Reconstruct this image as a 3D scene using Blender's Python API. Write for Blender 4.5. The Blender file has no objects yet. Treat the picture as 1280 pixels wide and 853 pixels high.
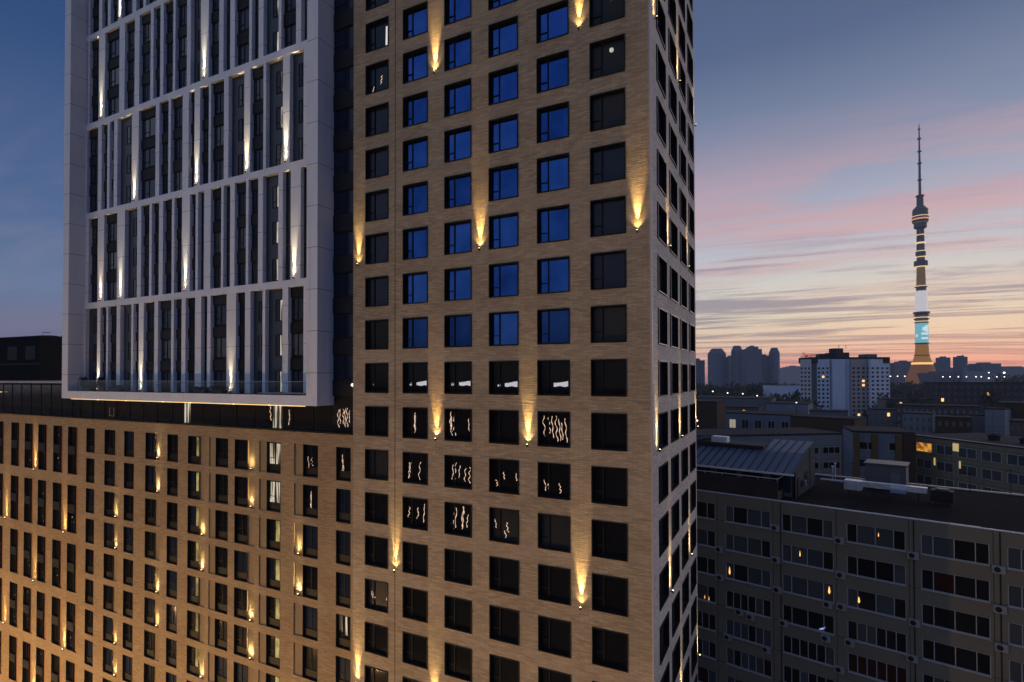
import bpy, math, random
from mathutils import Vector, Matrix
random.seed(7)
SC = bpy.context.scene
COL = SC.collection

# ------------------------------------------------------------------ camera
F_PX, YAW, PITCH, ROLL, SHY = 682.04, -0.4681, 0.0141, -0.0022, 34.29
CAM = Vector((7.185, -32.493, 1.148))
GROUND = -55.0

def cam_axes():
    sy, cy = math.sin(YAW), math.cos(YAW)
    f0 = Vector((sy, cy, 0)); r = Vector((cy, -sy, 0)); u0 = Vector((0, 0, 1))
    f = f0 * math.cos(PITCH) + u0 * math.sin(PITCH)
    u = u0 * math.cos(PITCH) - f0 * math.sin(PITCH)
    r2 = r * math.cos(ROLL) + u * math.sin(ROLL)
    u2 = u * math.cos(ROLL) - r * math.sin(ROLL)
    return r2, u2, f
RR, UU, FF = cam_axes()
cd = bpy.data.cameras.new('camera'); cam = bpy.data.objects.new('camera', cd); COL.objects.link(cam)
cd.sensor_width = 36.0; cd.lens = F_PX / 1280 * 36.0
cd.shift_y = SHY / 1280; cd.clip_start = 0.5; cd.clip_end = 20000
cam.matrix_world = Matrix(((RR.x, UU.x, -FF.x, CAM.x), (RR.y, UU.y, -FF.y, CAM.y), (RR.z, UU.z, -FF.z, CAM.z), (0, 0, 0, 1)))
SC.camera = cam

def at(u, v, d):
    """Point of the survey: picture reading u, v (1280 x 853) at d metres of depth."""
    return CAM + (FF + RR * ((u - 640) / F_PX) + UU * ((426.5 + SHY - v) / F_PX)) * d

SC.view_settings.view_transform = 'Standard'
SC.view_settings.look = 'None'
SC.view_settings.exposure = 0.0
SC.view_settings.gamma = 1.0
SC.cycles.max_bounces = 5
SC.cycles.diffuse_bounces = 2
SC.cycles.glossy_bounces = 3
SC.cycles.transmission_bounces = 4
SC.cycles.transparent_max_bounces = 8
SC.cycles.sample_clamp_indirect = 3.0
SC.cycles.use_denoising = True

# ------------------------------------------------------------------ node helpers
def lin(r, g, b):
    f = lambda c: (c / 255 / 12.92) if c <= 10 else (((c / 255) + .055) / 1.055) ** 2.4
    return (f(r), f(g), f(b), 1)

class NT:
    def __init__(s, tree): s.t = tree; s.n = tree.nodes; s.l = tree.links
    def new(s, ty, **kw):
        n = s.n.new(ty)
        for k, v in kw.items(): setattr(n, k, v)
        return n
    def set(s, sock, v):
        if hasattr(v, 'is_output') or isinstance(v, bpy.types.NodeSocket): s.l.new(v, sock)
        else: sock.default_value = v
    def math(s, op, a, b=None, c=None, clamp=False):
        n = s.new('ShaderNodeMath', operation=op); n.use_clamp = clamp
        s.set(n.inputs[0], a)
        if b is not None: s.set(n.inputs[1], b)
        if c is not None: s.set(n.inputs[2], c)
        return n.outputs[0]
    def mix(s, f, a, b, mode='MIX'):
        n = s.new('ShaderNodeMix', data_type='RGBA', blend_type=mode)
        s.set(n.inputs[0], f); s.set(n.inputs[6], a); s.set(n.inputs[7], b)
        return n.outputs[2]
    def ramp(s, f, stops, interp='LINEAR'):
        n = s.new('ShaderNodeValToRGB'); n.color_ramp.interpolation = interp
        e = n.color_ramp.elements
        while len(e) < len(stops): e.new(0.5)
        for i, (p, c) in enumerate(stops): e[i].position = p; e[i].color = c
        s.set(n.inputs[0], f)
        return n.outputs[0]
    def noise(s, vec, scale, detail=3, rough=.5, dist=0):
        n = s.new('ShaderNodeTexNoise'); s.l.new(vec, n.inputs['Vector'])
        n.inputs['Scale'].default_value = scale; n.inputs['Detail'].default_value = detail
        n.inputs['Roughness'].default_value = rough; n.inputs['Distortion'].default_value = dist
        return n.outputs[0]
    def mapping(s, vec, scale=(1, 1, 1), rot=(0, 0, 0), loc=(0, 0, 0)):
        n = s.new('ShaderNodeMapping'); s.l.new(vec, n.inputs[0])
        n.inputs[1].default_value = loc; n.inputs[2].default_value = rot; n.inputs[3].default_value = scale
        return n.outputs[0]
    def smooth(s, x, lo, hi):
        n = s.new('ShaderNodeMapRange', interpolation_type='SMOOTHSTEP')
        s.set(n.inputs[0], x); n.inputs[1].default_value = lo; n.inputs[2].default_value = hi
        return n.outputs[0]

# ------------------------------------------------------------------ world: dusk sky with sunset bank and streaked cloud
W = bpy.data.worlds.new('World'); SC.world = W; W.use_nodes = True
k = NT(W.node_tree); k.n.clear()
SUN_AZ = math.radians(12)                 # clockwise from +Y
sx, sy_ = math.sin(SUN_AZ), math.cos(SUN_AZ)
tc = k.new('ShaderNodeTexCoord').outputs['Generated']
sep = k.new('ShaderNodeSeparateXYZ'); k.l.new(tc, sep.inputs[0])
X, Y, Z = sep.outputs
hor = k.math('SQRT', k.math('ADD', k.math('MULTIPLY', X, X), k.math('MULTIPLY', Y, Y)))
az = k.math('DIVIDE', k.math('ADD', k.math('MULTIPLY', X, sx), k.math('MULTIPLY', Y, sy_)), k.math('MAXIMUM', hor, .001))
el = k.math('MAXIMUM', Z, 0.0)
sunset = k.ramp(el, [(0.0, lin(212, 138, 144)), (.022, lin(226, 168, 158)), (.055, lin(238, 208, 182)), (.095, lin(238, 226, 200)), (.15, lin(224, 222, 214)),
                     (.20, lin(200, 202, 212)), (.27, lin(170, 176, 198)), (.35, lin(130, 144, 172)), (.48, lin(84, 102, 138)), (.75, lin(42, 64, 108)), (1, lin(34, 54, 100))])
side = k.ramp(el, [(0.0, lin(92, 98, 124)), (.03, lin(94, 108, 142)), (.07, lin(110, 112, 142)), (.13, lin(98, 120, 158)), (.25, lin(64, 98, 146)),
                   (.45, lin(38, 72, 122)), (1, lin(32, 56, 108))])
back = k.ramp(el, [(0.0, lin(124, 126, 142)), (.1, lin(152, 160, 182)), (.25, lin(156, 168, 194)), (.5, lin(134, 152, 190)), (.8, lin(88, 112, 162)), (1, lin(46, 70, 118))])
bright = k.ramp(el, [(0.0, (2.0, 1.4, 1.15, 1)), (.1, (3.0, 2.5, 2.3, 1)), (.3, (2.5, 2.3, 2.3, 1)), (.6, lin(160, 172, 204)), (1, lin(50, 74, 124))])
blueq = k.ramp(el, [(0.0, lin(52, 74, 120)), (.15, lin(54, 86, 144)), (.5, lin(42, 74, 134)), (1, lin(40, 64, 116))])
f1 = k.smooth(az, .30, .98)
f2 = k.smooth(az, .05, -.55)
hx = k.math('DIVIDE', X, k.math('MAXIMUM', hor, .001)); hy = k.math('DIVIDE', Y, k.math('MAXIMUM', hor, .001))
base = k.mix(f2, k.mix(f1, side, sunset), back)
base = k.mix(k.math('MULTIPLY', k.smooth(hx, .48, .80), k.smooth(hy, -.05, .25)), base, bright)
base = k.mix(k.math('MULTIPLY', k.smooth(hx, .15, .60), k.smooth(hy, .05, -.25)), base, blueq)
# clouds on a flat layer
zz = k.math('ADD', el, .045)
cv = k.new('ShaderNodeCombineXYZ')
k.l.new(k.math('DIVIDE', X, zz), cv.inputs[0]); k.l.new(k.math('DIVIDE', Y, zz), cv.inputs[1])
c1 = k.noise(k.mapping(cv.outputs[0], scale=(.15, .95, 1), rot=(0, 0, math.radians(-8))), 1.0, 8, .66, .9)
c2 = k.noise(k.mapping(cv.outputs[0], scale=(.34, 1.0, 1), rot=(0, 0, math.radians(13)), loc=(4.3, 1.7, 0)), 1.0, 7, .62, .8)
c3 = k.noise(k.mapping(cv.outputs[0], scale=(.6, 2.6, 1), rot=(0, 0, math.radians(-4)), loc=(9, 2, 0)), 1.0, 8, .68, .6)
low = k.smooth(el, .46, .26)
lowm = k.math('MULTIPLY', low, k.math('ADD', k.math('MULTIPLY', f1, .85), .10))
pinkm = k.math('MULTIPLY', k.math('MULTIPLY', k.smooth(k.math('ADD', k.math('MULTIPLY', c2, .62), k.math('MULTIPLY', c3, .38)), .455, .575), lowm), k.smooth(el, .05, .26))
pinkcol = k.ramp(el, [(0, lin(236, 150, 130)), (.12, lin(226, 172, 162)), (.2, lin(224, 176, 178)), (.3, lin(198, 164, 176)), (.42, lin(134, 132, 162))])
g0 = k.mix(k.math('MULTIPLY', pinkm, .8), base, pinkcol)
greym = k.math('MULTIPLY', k.smooth(k.math('ADD', k.math('MULTIPLY', c1, .76), k.math('MULTIPLY', c3, .24)), .47, .555), k.math('MULTIPLY', k.smooth(el, .30, .16), k.math('ADD', k.math('MULTIPLY', f1, .85), .1)))
greycol = k.ramp(el, [(0, lin(150, 114, 128)), (.05, lin(148, 134, 146)), (.14, lin(140, 140, 162)), (.25, lin(134, 142, 174))])
g1 = k.mix(k.math('MULTIPLY', greym, .85), g0, greycol)
gnd = k.smooth(Z, -.004, -.03)
g2 = k.mix(gnd, g1, (.012, .013, .017, 1))
skyt = k.new('ShaderNodeTexSky', sky_type='NISHITA'); skyt.sun_disc = False
skyt.sun_elevation = math.radians(1.5); skyt.sun_rotation = SUN_AZ
nish = k.mix(1.0, skyt.outputs[0], (.012, .012, .012, 1), 'MULTIPLY')
tot = k.mix(1.0, g2, nish, 'ADD')
bg = k.new('ShaderNodeBackground'); k.l.new(tot, bg.inputs[0]); bg.inputs[1].default_value = 1.0
k.l.new(bg.outputs[0], k.new('ShaderNodeOutputWorld').inputs[0])

# last light of a sun at the horizon
sl = bpy.data.lights.new('sun', 'SUN'); sl.energy = 0.12; sl.angle = math.radians(12); sl.color = (1, .8, .66)
so = bpy.data.objects.new('sun', sl); COL.objects.link(so)
so.rotation_euler = Vector((-sx, -sy_, -math.tan(math.radians(3)))).to_track_quat('-Z', 'Y').to_euler()

# ------------------------------------------------------------------ materials
MATS = {}
def mat(name, col=(.5, .5, .5), rough=.6, metal=0.0, spec=.5, emit=None, es=0.0, build=None):
    if name in MATS: return MATS[name]
    m = bpy.data.materials.new(name); m.use_nodes = True
    q = NT(m.node_tree); b = q.n['Principled BSDF']
    b.inputs['Base Color'].default_value = (*col[:3], 1); b.inputs['Roughness'].default_value = rough
    b.inputs['Metallic'].default_value = metal; b.inputs['Specular IOR Level'].default_value = spec
    if emit: b.inputs['Emission Color'].default_value = (*emit[:3], 1); b.inputs['Emission Strength'].default_value = es
    if build: build(q, b)
    MATS[name] = m
    return m

def obj_vec(q): return q.new('ShaderNodeTexCoord').outputs['Object']

def brick_build(cA, cB, cC, axis, joints=(), bump=.6):
    def f(q, b):
        v = obj_vec(q); s = q.new('ShaderNodeSeparateXYZ'); q.l.new(v, s.inputs[0])
        h = s.outputs[axis]
        c = q.new('ShaderNodeCombineXYZ'); q.l.new(h, c.inputs[0]); q.l.new(s.outputs[2], c.inputs[1])
        uv = c.outputs[0]
        n1 = q.noise(q.mapping(uv, scale=(1.1, 8.5, 1)), 1.0, 4, .62)
        n2 = q.noise(q.mapping(uv, scale=(.22, .35, 1)), 1.0, 3, .5)
        n3 = q.noise(q.mapping(uv, scale=(2.2, 14, 1), loc=(3, 5, 0)), 1.0, 2, .6)
        bt = q.new('ShaderNodeTexBrick'); q.l.new(uv, bt.inputs[0])
        bt.inputs['Color1'].default_value = (1, 1, 1, 1); bt.inputs['Color2'].default_value = (.70, .69, .68, 1); bt.inputs['Mortar'].default_value = (.55, .54, .52, 1)
        bt.inputs['Scale'].default_value = 1; bt.inputs['Mortar Size'].default_value = .010; bt.inputs['Brick Width'].default_value = .62; bt.inputs['Row Height'].default_value = .11
        col = q.mix(q.smooth(n1, .30, .70), cA, cB)
        col = q.mix(q.math('MULTIPLY', q.smooth(n3, .52, .75), .55), col, cC)
        col = q.mix(q.math('MULTIPLY', q.smooth(n2, .40, .72), .35), col, cC)
        col = q.mix(1.0, col, bt.outputs[0], 'MULTIPLY')
        st_ = q.noise(q.mapping(uv, scale=(1.6, .10, 1), loc=(7, 3, 0)), 1.0, 4, .6)
        col = q.mix(q.math('MULTIPLY', q.smooth(st_, .52, .74), .30), col, cC)
        lf = q.noise(q.mapping(uv, scale=(.05, .30, 1), loc=(1, 8, 0)), 1.0, 2, .5)
        col = q.mix(q.math('MULTIPLY', q.smooth(lf, .45, .65), .22), col, cB)
        for (j, w) in joints:
            d = q.math('ABSOLUTE', q.math('SUBTRACT', h, j))
            col = q.mix(q.math('LESS_THAN', d, w), col, (.05, .04, .03, 1))
        q.l.new(col, b.inputs['Base Color'])
        bp = q.new('ShaderNodeBump'); bp.inputs['Strength'].default_value = bump; bp.inputs['Distance'].default_value = .03
        q.l.new(q.math('ADD', q.math('MULTIPLY', n1, .7), q.math('MULTIPLY', bt.outputs[1], -.35)), bp.inputs['Height'])
        q.l.new(bp.outputs[0], b.inputs['Normal'])
    return f

BR = mat('beige_brick', rough=.85, spec=.2, build=brick_build((.42, .335, .22, 1), (.57, .46, .315, 1), (.30, .23, .15, 1), 0, ((-7.05, .03), (-1e3, .1))))
BRP = mat('beige_brick_wing', rough=.85, spec=.2, build=brick_build((.36, .265, .155, 1), (.45, .335, .20, 1), (.29, .20, .11, 1), 0))
BRS = mat('skylit_brick', rough=.85, spec=.2, build=brick_build((.54, .49, .45, 1), (.66, .61, .57, 1), (.42, .38, .35, 1), 1))  # same beige brick, sky light on this side put into its colour
RIB = mat('ribbed_brick', (.38, .28, .155), .85, spec=.2)

def panel_build(cA, cB, jz, jx=None, jc=(.2, .2, .2, 1)):
    def f(q, b):
        v = obj_vec(q); s = q.new('ShaderNodeSeparateXYZ'); q.l.new(v, s.inputs[0])
        n = q.noise(q.mapping(v, scale=(.5, .5, .12)), 1.0, 4, .55)
        n2 = q.noise(v, 3.0, 3, .6)
        wn = q.new('ShaderNodeTexWhiteNoise', noise_dimensions='3D'); cc = q.new('ShaderNodeCombineXYZ')
        for i_, wd in enumerate((1.21, 1.4, jz)): q.l.new(q.math('FLOOR', q.math('DIVIDE', q.math('ADD', s.outputs[i_], 400.0 + (jz / 2 if i_ == 2 else 0)), wd)), cc.inputs[i_])
        q.l.new(cc.outputs[0], wn.inputs[0])
        n = q.math('ADD', q.math('MULTIPLY', n, .6), q.math('MULTIPLY', wn.outputs[0], .45))
        col = q.mix(q.math('ADD', q.math('MULTIPLY', n, .75), q.math('MULTIPLY', n2, .25)), cA, cB)
        sk = q.noise(q.mapping(v, scale=(2.2, 2.2, .10)), 1.0, 4, .62)
        col = q.mix(q.math('MULTIPLY', q.smooth(sk, .56, .75), .22), col, (.30, .29, .27, 1))
        d = q.math('ABSOLUTE', q.math('SUBTRACT', q.math('FRACT', q.math('DIVIDE', q.math('ADD', s.outputs[2], 400.0), jz)), .5))
        col = q.mix(q.math('GREATER_THAN', d, .5 - .022 / jz), col, jc)
        q.l.new(col, b.inputs['Base Color'])
        q.l.new(q.math('ADD', q.math('MULTIPLY', n2, .25), .35), b.inputs['Roughness'])
    return f
WHITE = mat('white_panel', spec=.35, build=panel_build((.67, .695, .72, 1), (.81, .83, .85, 1), 3.3))
WHITE2 = mat('white_pier_panel', spec=.35, build=panel_build((.67, .695, .72, 1), (.81, .83, .85, 1), 3.32, jc=(.32, .32, .32, 1)))
DARK = mat('black_metal', (.008, .0085, .0095), .55, .0, .15)
DARKB = mat('charcoal_panel', (.017, .018, .021), .6, .0, .18)
SLATE = mat('slate_blue_panel', (.026, .034, .052), .45, .0, .5)
GREYP = mat('grey_panel', (.085, .088, .095), .5)

def glass_build(cA, cB, wob=.05):
    def f(q, b):
        v = obj_vec(q); g = q.new('ShaderNodeNewGeometry')
        oi = q.new('ShaderNodeObjectInfo')
        n = q.noise(g.outputs['Position'], .8, 2, .5)
        col = q.mix(q.math('ADD', q.math('MULTIPLY', n, .6), q.math('MULTIPLY', oi.outputs['Random'], .4)), cA, cB)
        q.l.new(col, b.inputs['Base Color'])
        bp = q.new('ShaderNodeBump'); bp.inputs['Strength'].default_value = wob; bp.inputs['Distance'].default_value = .05
        q.l.new(q.noise(g.outputs['Position'], .9, 1, .5), bp.inputs['Height']); q.l.new(bp.outputs[0], b.inputs['Normal'])
    return f
GLASS = mat('dark_glass', rough=.04, spec=.14, build=glass_build((.004, .0045, .006, 1), (.013, .014, .017, 1)))
def blue_build(k0):
    def f(q, b):
        g = q.new('ShaderNodeNewGeometry'); oi = q.new('ShaderNodeObjectInfo'); v = obj_vec(q)
        sp_ = q.new('ShaderNodeSeparateXYZ'); q.l.new(v, sp_.inputs[0])
        n = q.noise(g.outputs['Position'], .55, 3, .6)
        t = q.math('ADD', q.math('MULTIPLY', n, .75), q.math('MULTIPLY', oi.outputs['Random'], .35))
        col = q.ramp(t, [(.2, (.010 * k0, .045 * k0, .20 * k0, 1)), (.55, (.030 * k0, .105 * k0, .38 * k0, 1)), (.85, (.060 * k0, .160 * k0, .47 * k0, 1))])
        q.l.new(col, b.inputs['Base Color'])
        bp = q.new('ShaderNodeBump'); bp.inputs['Strength'].default_value = .10; bp.inputs['Distance'].default_value = .05
        q.l.new(q.noise(g.outputs['Position'], .7, 1, .5), bp.inputs['Height']); q.l.new(bp.outputs[0], b.inputs['Normal'])
    return f
GLASSB = mat('blue_sky_reflection', rough=.10, metal=1.0, build=blue_build(.72))  # reflected blue sky put into the pane colour
GLASSB2 = mat('dim_blue_sky_reflection', rough=.10, metal=1.0, build=blue_build(.40))
GLASSG = mat('green_grey_glass', rough=.06, spec=.55, build=glass_build((.020, .026, .030, 1), (.034, .040, .046, 1)))
GLASSN = mat('navy_glass', rough=.06, spec=.2, build=glass_build((.006, .011, .026, 1), (.018, .030, .06, 1)))
CURT = mat('drawn_curtain_glass', rough=.25, spec=.15, build=glass_build((.018, .019, .022, 1), (.035, .037, .040, 1)))

def lit_build(cA, cB, strength, sc=(5, 5, .6), thr=(.35, .65)):
    def f(q, b):
        g = q.new('ShaderNodeNewGeometry')
        n = q.noise(q.mapping(g.outputs['Position'], scale=sc), 1.0, 2, .5)
        col = q.mix(q.smooth(n, *thr), cA, cB)
        q.l.new(col, b.inputs['Emission Color']); b.inputs['Emission Strength'].default_value = strength
        b.inputs['Base Color'].default_value = (.05, .04, .03, 1)
    return f
LIT_ROOM = mat('lit_room', build=lit_build((.10, .085, .02, 1), (.55, .46, .16, 1), .75, (1.3, 1.3, .9)))
LIT_CURT = mat('lit_curtain', build=lit_build((.02, .018, .012, 1), (.80, .72, .55, 1), .8, (4.5, 4.5, .35), (.42, .6)))
LIT_WARM = mat('lit_warm', build=lit_build((.25, .08, .01, 1), (.95, .42, .05, 1), .75, (1.2, 1.2, 1.2)))
LIT_ORANGE = mat('lit_lamp', emit=(1, .50, .10), es=1.6)
STREAK = mat('wavy_reflection', emit=(1, .66, .44), es=.8)  # emission imitating lights mirrored in the glass
HORIZON = mat('horizon_reflection_glow', emit=(.80, .86, .95), es=.42)  # emission imitating the bright horizon mirrored in the glass
LENS = mat('lamp_lens', emit=(1, .72, .30), es=14.0)
LEDSTRIP = mat('led_strip', emit=(1, .62, .20), es=1.3)
CLEAR = None

# ------------------------------------------------------------------ mesh helpers
class MB:
    def __init__(s): s.v = []; s.f = []; s.m = []
    def quad(s, a, b, c, d, mi=0):
        n = len(s.v); s.v += [tuple(a), tuple(b), tuple(c), tuple(d)]; s.f.append((n, n + 1, n + 2, n + 3)); s.m.append(mi)
    def tri(s, a, b, c, mi=0):
        n = len(s.v); s.v += [tuple(a), tuple(b), tuple(c)]; s.f.append((n, n + 1, n + 2)); s.m.append(mi)
    def box(s, x0, x1, y0, y1, z0, z1, mi=0):
        n = len(s.v)
        s.v += [(x0, y0, z0), (x1, y0, z0), (x1, y1, z0), (x0, y1, z0), (x0, y0, z1), (x1, y0, z1), (x1, y1, z1), (x0, y1, z1)]
        for q in ((0, 3, 2, 1), (4, 5, 6, 7), (0, 1, 5, 4), (1, 2, 6, 5), (2, 3, 7, 6), (3, 0, 4, 7)):
            s.f.append(tuple(n + i for i in q)); s.m.append(mi)
        return s
    def bevbox(s, x0, x1, y0, y1, z0, z1, b=.02, mi=0):
        """box with its vertical and top edges chamfered"""
        n = len(s.v)
        ring = lambda i, z: [(x0 + i, y0, z), (x1 - i, y0, z), (x1, y0 + i, z), (x1, y1 - i, z), (x1 - i, y1, z), (x0 + i, y1, z), (x0, y1 - i, z), (x0, y0 + i, z)]
        A = ring(b, z0); B = ring(b, z1 - b)
        C = [(min(max(x, x0 + b), x1 - b), min(max(y, y0 + b), y1 - b), z1) for x, y, _ in ring(b, z1)]
        s.v += A + B + C
        for i in range(8):
            j = (i + 1) % 8
            s.f.append((n + i, n + j, n + 8 + j, n + 8 + i)); s.m.append(mi)
            s.f.append((n + 8 + i, n + 8 + j, n + 16 + j, n + 16 + i)); s.m.append(mi)
        s.f.append(tuple(n + 16 + i for i in range(8))); s.m.append(mi)
        s.f.append(tuple(n + 7 - i for i in range(8))); s.m.append(mi)
        return s
    def tube(s, pts, r, seg=6, mi=0, cap=True):
        pts = [Vector(p) for p in pts]; n0 = len(s.v)
        for i, p in enumerate(pts):
            d = (pts[min(i + 1, len(pts) - 1)] - pts[max(i - 1, 0)]).normalized()
            a = d.orthogonal().normalized() if abs(d.z) > .9 else d.cross(Vector((0, 0, 1))).normalized()
            b = d.cross(a)
            rr = r[i] if isinstance(r, (list, tuple)) else r
            for j in range(seg):
                t = 2 * math.pi * j / seg
                s.v.append(tuple(p + a * (rr * math.cos(t)) + b * (rr * math.sin(t))))
        for i in range(len(pts) - 1):
            for j in range(seg):
                a = n0 + i * seg + j; b = n0 + i * seg + (j + 1) % seg
                s.f.append((a, b, b + seg, a + seg)); s.m.append(mi)
        if cap:
            s.f.append(tuple(n0 + seg - 1 - j for j in range(seg))); s.m.append(mi)
            e = n0 + (len(pts) - 1) * seg
            s.f.append(tuple(e + j for j in range(seg))); s.m.append(mi)
        return s
    def lathe(s, prof, seg=20, cx=0, cy=0, mi=0):
        """prof: list of (r, z)"""
        n0 = len(s.v)
        for r, z in prof:
            for j in range(seg):
                t = 2 * math.pi * j / seg
                s.v.append((cx + r * math.cos(t), cy + r * math.sin(t), z))
        for i in range(len(prof) - 1):
            for j in range(seg):
                a = n0 + i * seg + j; b = n0 + i * seg + (j + 1) % seg
                s.f.append((a, b, b + seg, a + seg)); s.m.append(mi)
        s.f.append(tuple(n0 + seg - 1 - j for j in range(seg))); s.m.append(mi)
        e = n0 + (len(prof) - 1) * seg
        s.f.append(tuple(e + j for j in range(seg))); s.m.append(mi)
        return s
    def mesh(s, name, mats):
        me = bpy.data.meshes.new(name); me.from_pydata(s.v, [], s.f)
        for m in (mats if isinstance(mats, (list, tuple)) else [mats]): me.materials.append(m)
        if any(s.m): me.polygons.foreach_set('material_index', s.m)
        me.update()
        return me
    def build(s, name, mats, parent=None, loc=(0, 0, 0), smooth=False):
        me = s.mesh(name, mats)
        if smooth: me.polygons.foreach_set('use_smooth', [True] * len(me.polygons))
        return link(name, me, parent, loc)

def link(name, me, parent=None, loc=(0, 0, 0), rz=0):
    o = bpy.data.objects.new(name, me); COL.objects.link(o)
    o.location = loc; o.rotation_euler = (0, 0, rz)
    if parent: o.parent = parent
    return o

def thing(name, label, cat, loc=(0, 0, 0), rz=0, group=None):
    o = bpy.data.objects.new(name, None); COL.objects.link(o)
    o.empty_display_size = .5
    o.location = loc; o.rotation_euler = (0, 0, rz); o['label'] = label; o['category'] = cat
    if group: o['group'] = group
    return o

def tag(o, label, cat, group=None):
    o['label'] = label; o['category'] = cat
    if group: o['group'] = group
    return o

def grid_wall(mb, a0, a1, z0, z1, holes, pt):
    """sheet over a0..a1 x z0..z1 with rectangular holes (a0,a1,z0,z1); pt(a, z) -> point"""
    A = sorted({a0, a1, *[h[0] for h in holes], *[h[1] for h in holes]})
    Zs = sorted({z0, z1, *[h[2] for h in holes], *[h[3] for h in holes]})
    A = [a for a in A if a0 - 1e-6 <= a <= a1 + 1e-6]; Zs = [z for z in Zs if z0 - 1e-6 <= z <= z1 + 1e-6]
    for j in range(len(Zs) - 1):
        zc = (Zs[j] + Zs[j + 1]) / 2
        row = [h for h in holes if h[2] < zc < h[3]]
        i = 0
        while i < len(A) - 1:
            if any(h[0] < (A[i] + A[i + 1]) / 2 < h[1] for h in row): i += 1; continue
            e = i
            while e + 1 < len(A) - 1 and not any(h[0] < (A[e + 1] + A[e + 2]) / 2 < h[1] for h in row): e += 1
            mb.quad(pt(A[i], Zs[j]), pt(A[e + 1], Zs[j]), pt(A[e + 1], Zs[j + 1]), pt(A[i], Zs[j + 1]))
            i = e + 1

# ------------------------------------------------------------------ ground
g = MB(); g.quad((-1800, -400, GROUND), (2400, -400, GROUND), (2400, 2900, GROUND), (-1800, 2900, GROUND))
def asph(q, b):
    v = obj_vec(q); n = q.noise(v, .02, 5, .6)
    q.l.new(q.ramp(n, [(.3, (.022, .026, .022, 1)), (.7, (.05, .05, .052, 1))]), b.inputs['Base Color'])
go = g.build('ground', mat('ground', rough=.95, build=asph)); go['kind'] = 'structure'

# ------------------------------------------------------------------ facade lamps
LAMP_MESH = {}
def lamp_mesh(kind):
    if kind not in LAMP_MESH:
        m = MB(); m.lathe([(.035, -.10), (.05, -.08), (.05, .07), (.042, .075)], 10)
        m.box(-.02, .02, .04, .17, -.05, .0)
        m.lathe([(.04, .0755), (.04, .085)], 10, mi=1)
        LAMP_MESH[kind] = m.mesh('wall_lamp', [DARK, LENS])
    return LAMP_MESH[kind]
SPOTS = {}
def spot_data(kind, power, cone, col=(1, .66, .24)):
    if kind not in SPOTS:
        l = bpy.data.lights.new('uplight_' + kind, 'SPOT'); l.energy = power; l.spot_size = math.radians(cone); l.spot_blend = 1.0
        l.color = col; l.shadow_soft_size = .03
        SPOTS[kind] = l
    return SPOTS[kind]
spot_data('tower', 3700, 28, (1, .63, .22)); spot_data('wing', 950, 50, (1, .72, .32)); spot_data('pier', 4600, 20, (1, .78, .45)); spot_data('side', 2300, 32)
spot_data('tower_flood', 120, 96, (1, .66, .25)); spot_data('wing_flood', 230, 110, (1, .76, .38)); spot_data('pier_flood', 60, 90, (1, .78, .45)); spot_data('side_flood', 110, 100)
LR = random.Random(99)
def spot_variant(k_, i):
    q_ = (k_, i)
    if q_ not in SPOTS:
        d = SPOTS[k_].copy(); d.energy *= (.72, .9, 1.05, 1.25)[i]; d.spot_size *= (1.06, .95, 1.0, .92)[i]; d.color = (1, d.color[1] * (.96, 1.03, 1, 1.05)[i], d.color[2] * (.9, 1.1, 1, 1.2)[i]); SPOTS[q_] = d
    return SPOTS[q_]
def wall_lamp(parent, p, kind, rz=0, off=.20, tilt=3):
    """p: point on the wall relative to parent; the lamp stands off along local -y turned by rz"""
    d = Vector((math.sin(rz), -math.cos(rz), 0))
    o = link('wall_lamp', lamp_mesh(kind), parent, Vector(p) + d * off, rz)
    for sfx, tl_ in (('', 4), ('_flood', 10)):
        vi = LR.randrange(4)
        l = bpy.data.objects.new('uplight' + sfx, spot_variant(kind + sfx, vi)); COL.objects.link(l); l.parent = o
        l.location = (0, 0, .12); l.rotation_euler = (math.pi + math.radians(-tl_), 0, 0)
    return o

# ================================================================== BRICK TOWER
P = 3.3
TB = Vector((-12, 8.7, GROUND))                       # base of the tower
def T(x, y, z): return (x - TB.x, y - TB.y, z - TB.z)
tower = thing('brick_tower', 'tall beige brick tower with square black framed windows, several of them coloured with a blue sky reflection', 'apartment tower', TB)
COLS = [-21.93, -18.32, -14.62, -10.99, -7.38, -3.74]; WW, WH = 2.24, 2.27
ROWS = range(-2, 20)
ztop = lambda r: 31.865 - P * r
TX0, TX1, TYB, TZ1 = -23.18, 0.0, 17.4, 44.0
SCOL = [1.79, 5.78, 9.80, 13.82]; SW = 2.72
holesF = [(c, c + WW, ztop(r) - WH, ztop(r)) for c in COLS for r in ROWS]
mb = MB(); grid_wall(mb, TX0, TX1, GROUND, TZ1, holesF, lambda a, z: T(a, 0, z))
mb.build('brick_facade', BR, tower)
holesS = [(c, c + SW, ztop(r) - WH - .06, ztop(r) - .06) for c in SCOL for r in ROWS]
mb = MB(); grid_wall(mb, 0, TYB, GROUND, TZ1, holesS, lambda a, z: T(0, a, z))
mb.build('skylit_brick_facade', BRS, tower)
mb = MB(); mb.quad(T(0, TYB, GROUND), T(TX0, TYB, GROUND), T(TX0, TYB, TZ1), T(0, TYB, TZ1))
mb.quad(T(TX0, TYB, GROUND), T(TX0, 0, GROUND), T(TX0, 0, TZ1), T(TX0, TYB, TZ1)); mb.build('plain_wall', BRS, tower)
mb = MB(); mb.quad(T(TX0, 0, TZ1), T(0, 0, TZ1), T(0, TYB, TZ1), T(TX0, TYB, TZ1)); mb.build('roof', DARKB, tower)
mb = MB(); mb.box(TX0 + .3, -.3, .5, TYB - .3, GROUND, TZ1 - .3)   # dark rooms behind the glass
mb.v = [T(*v) for v in mb.v]; mb.build('interior_core', DARK, tower)

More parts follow.
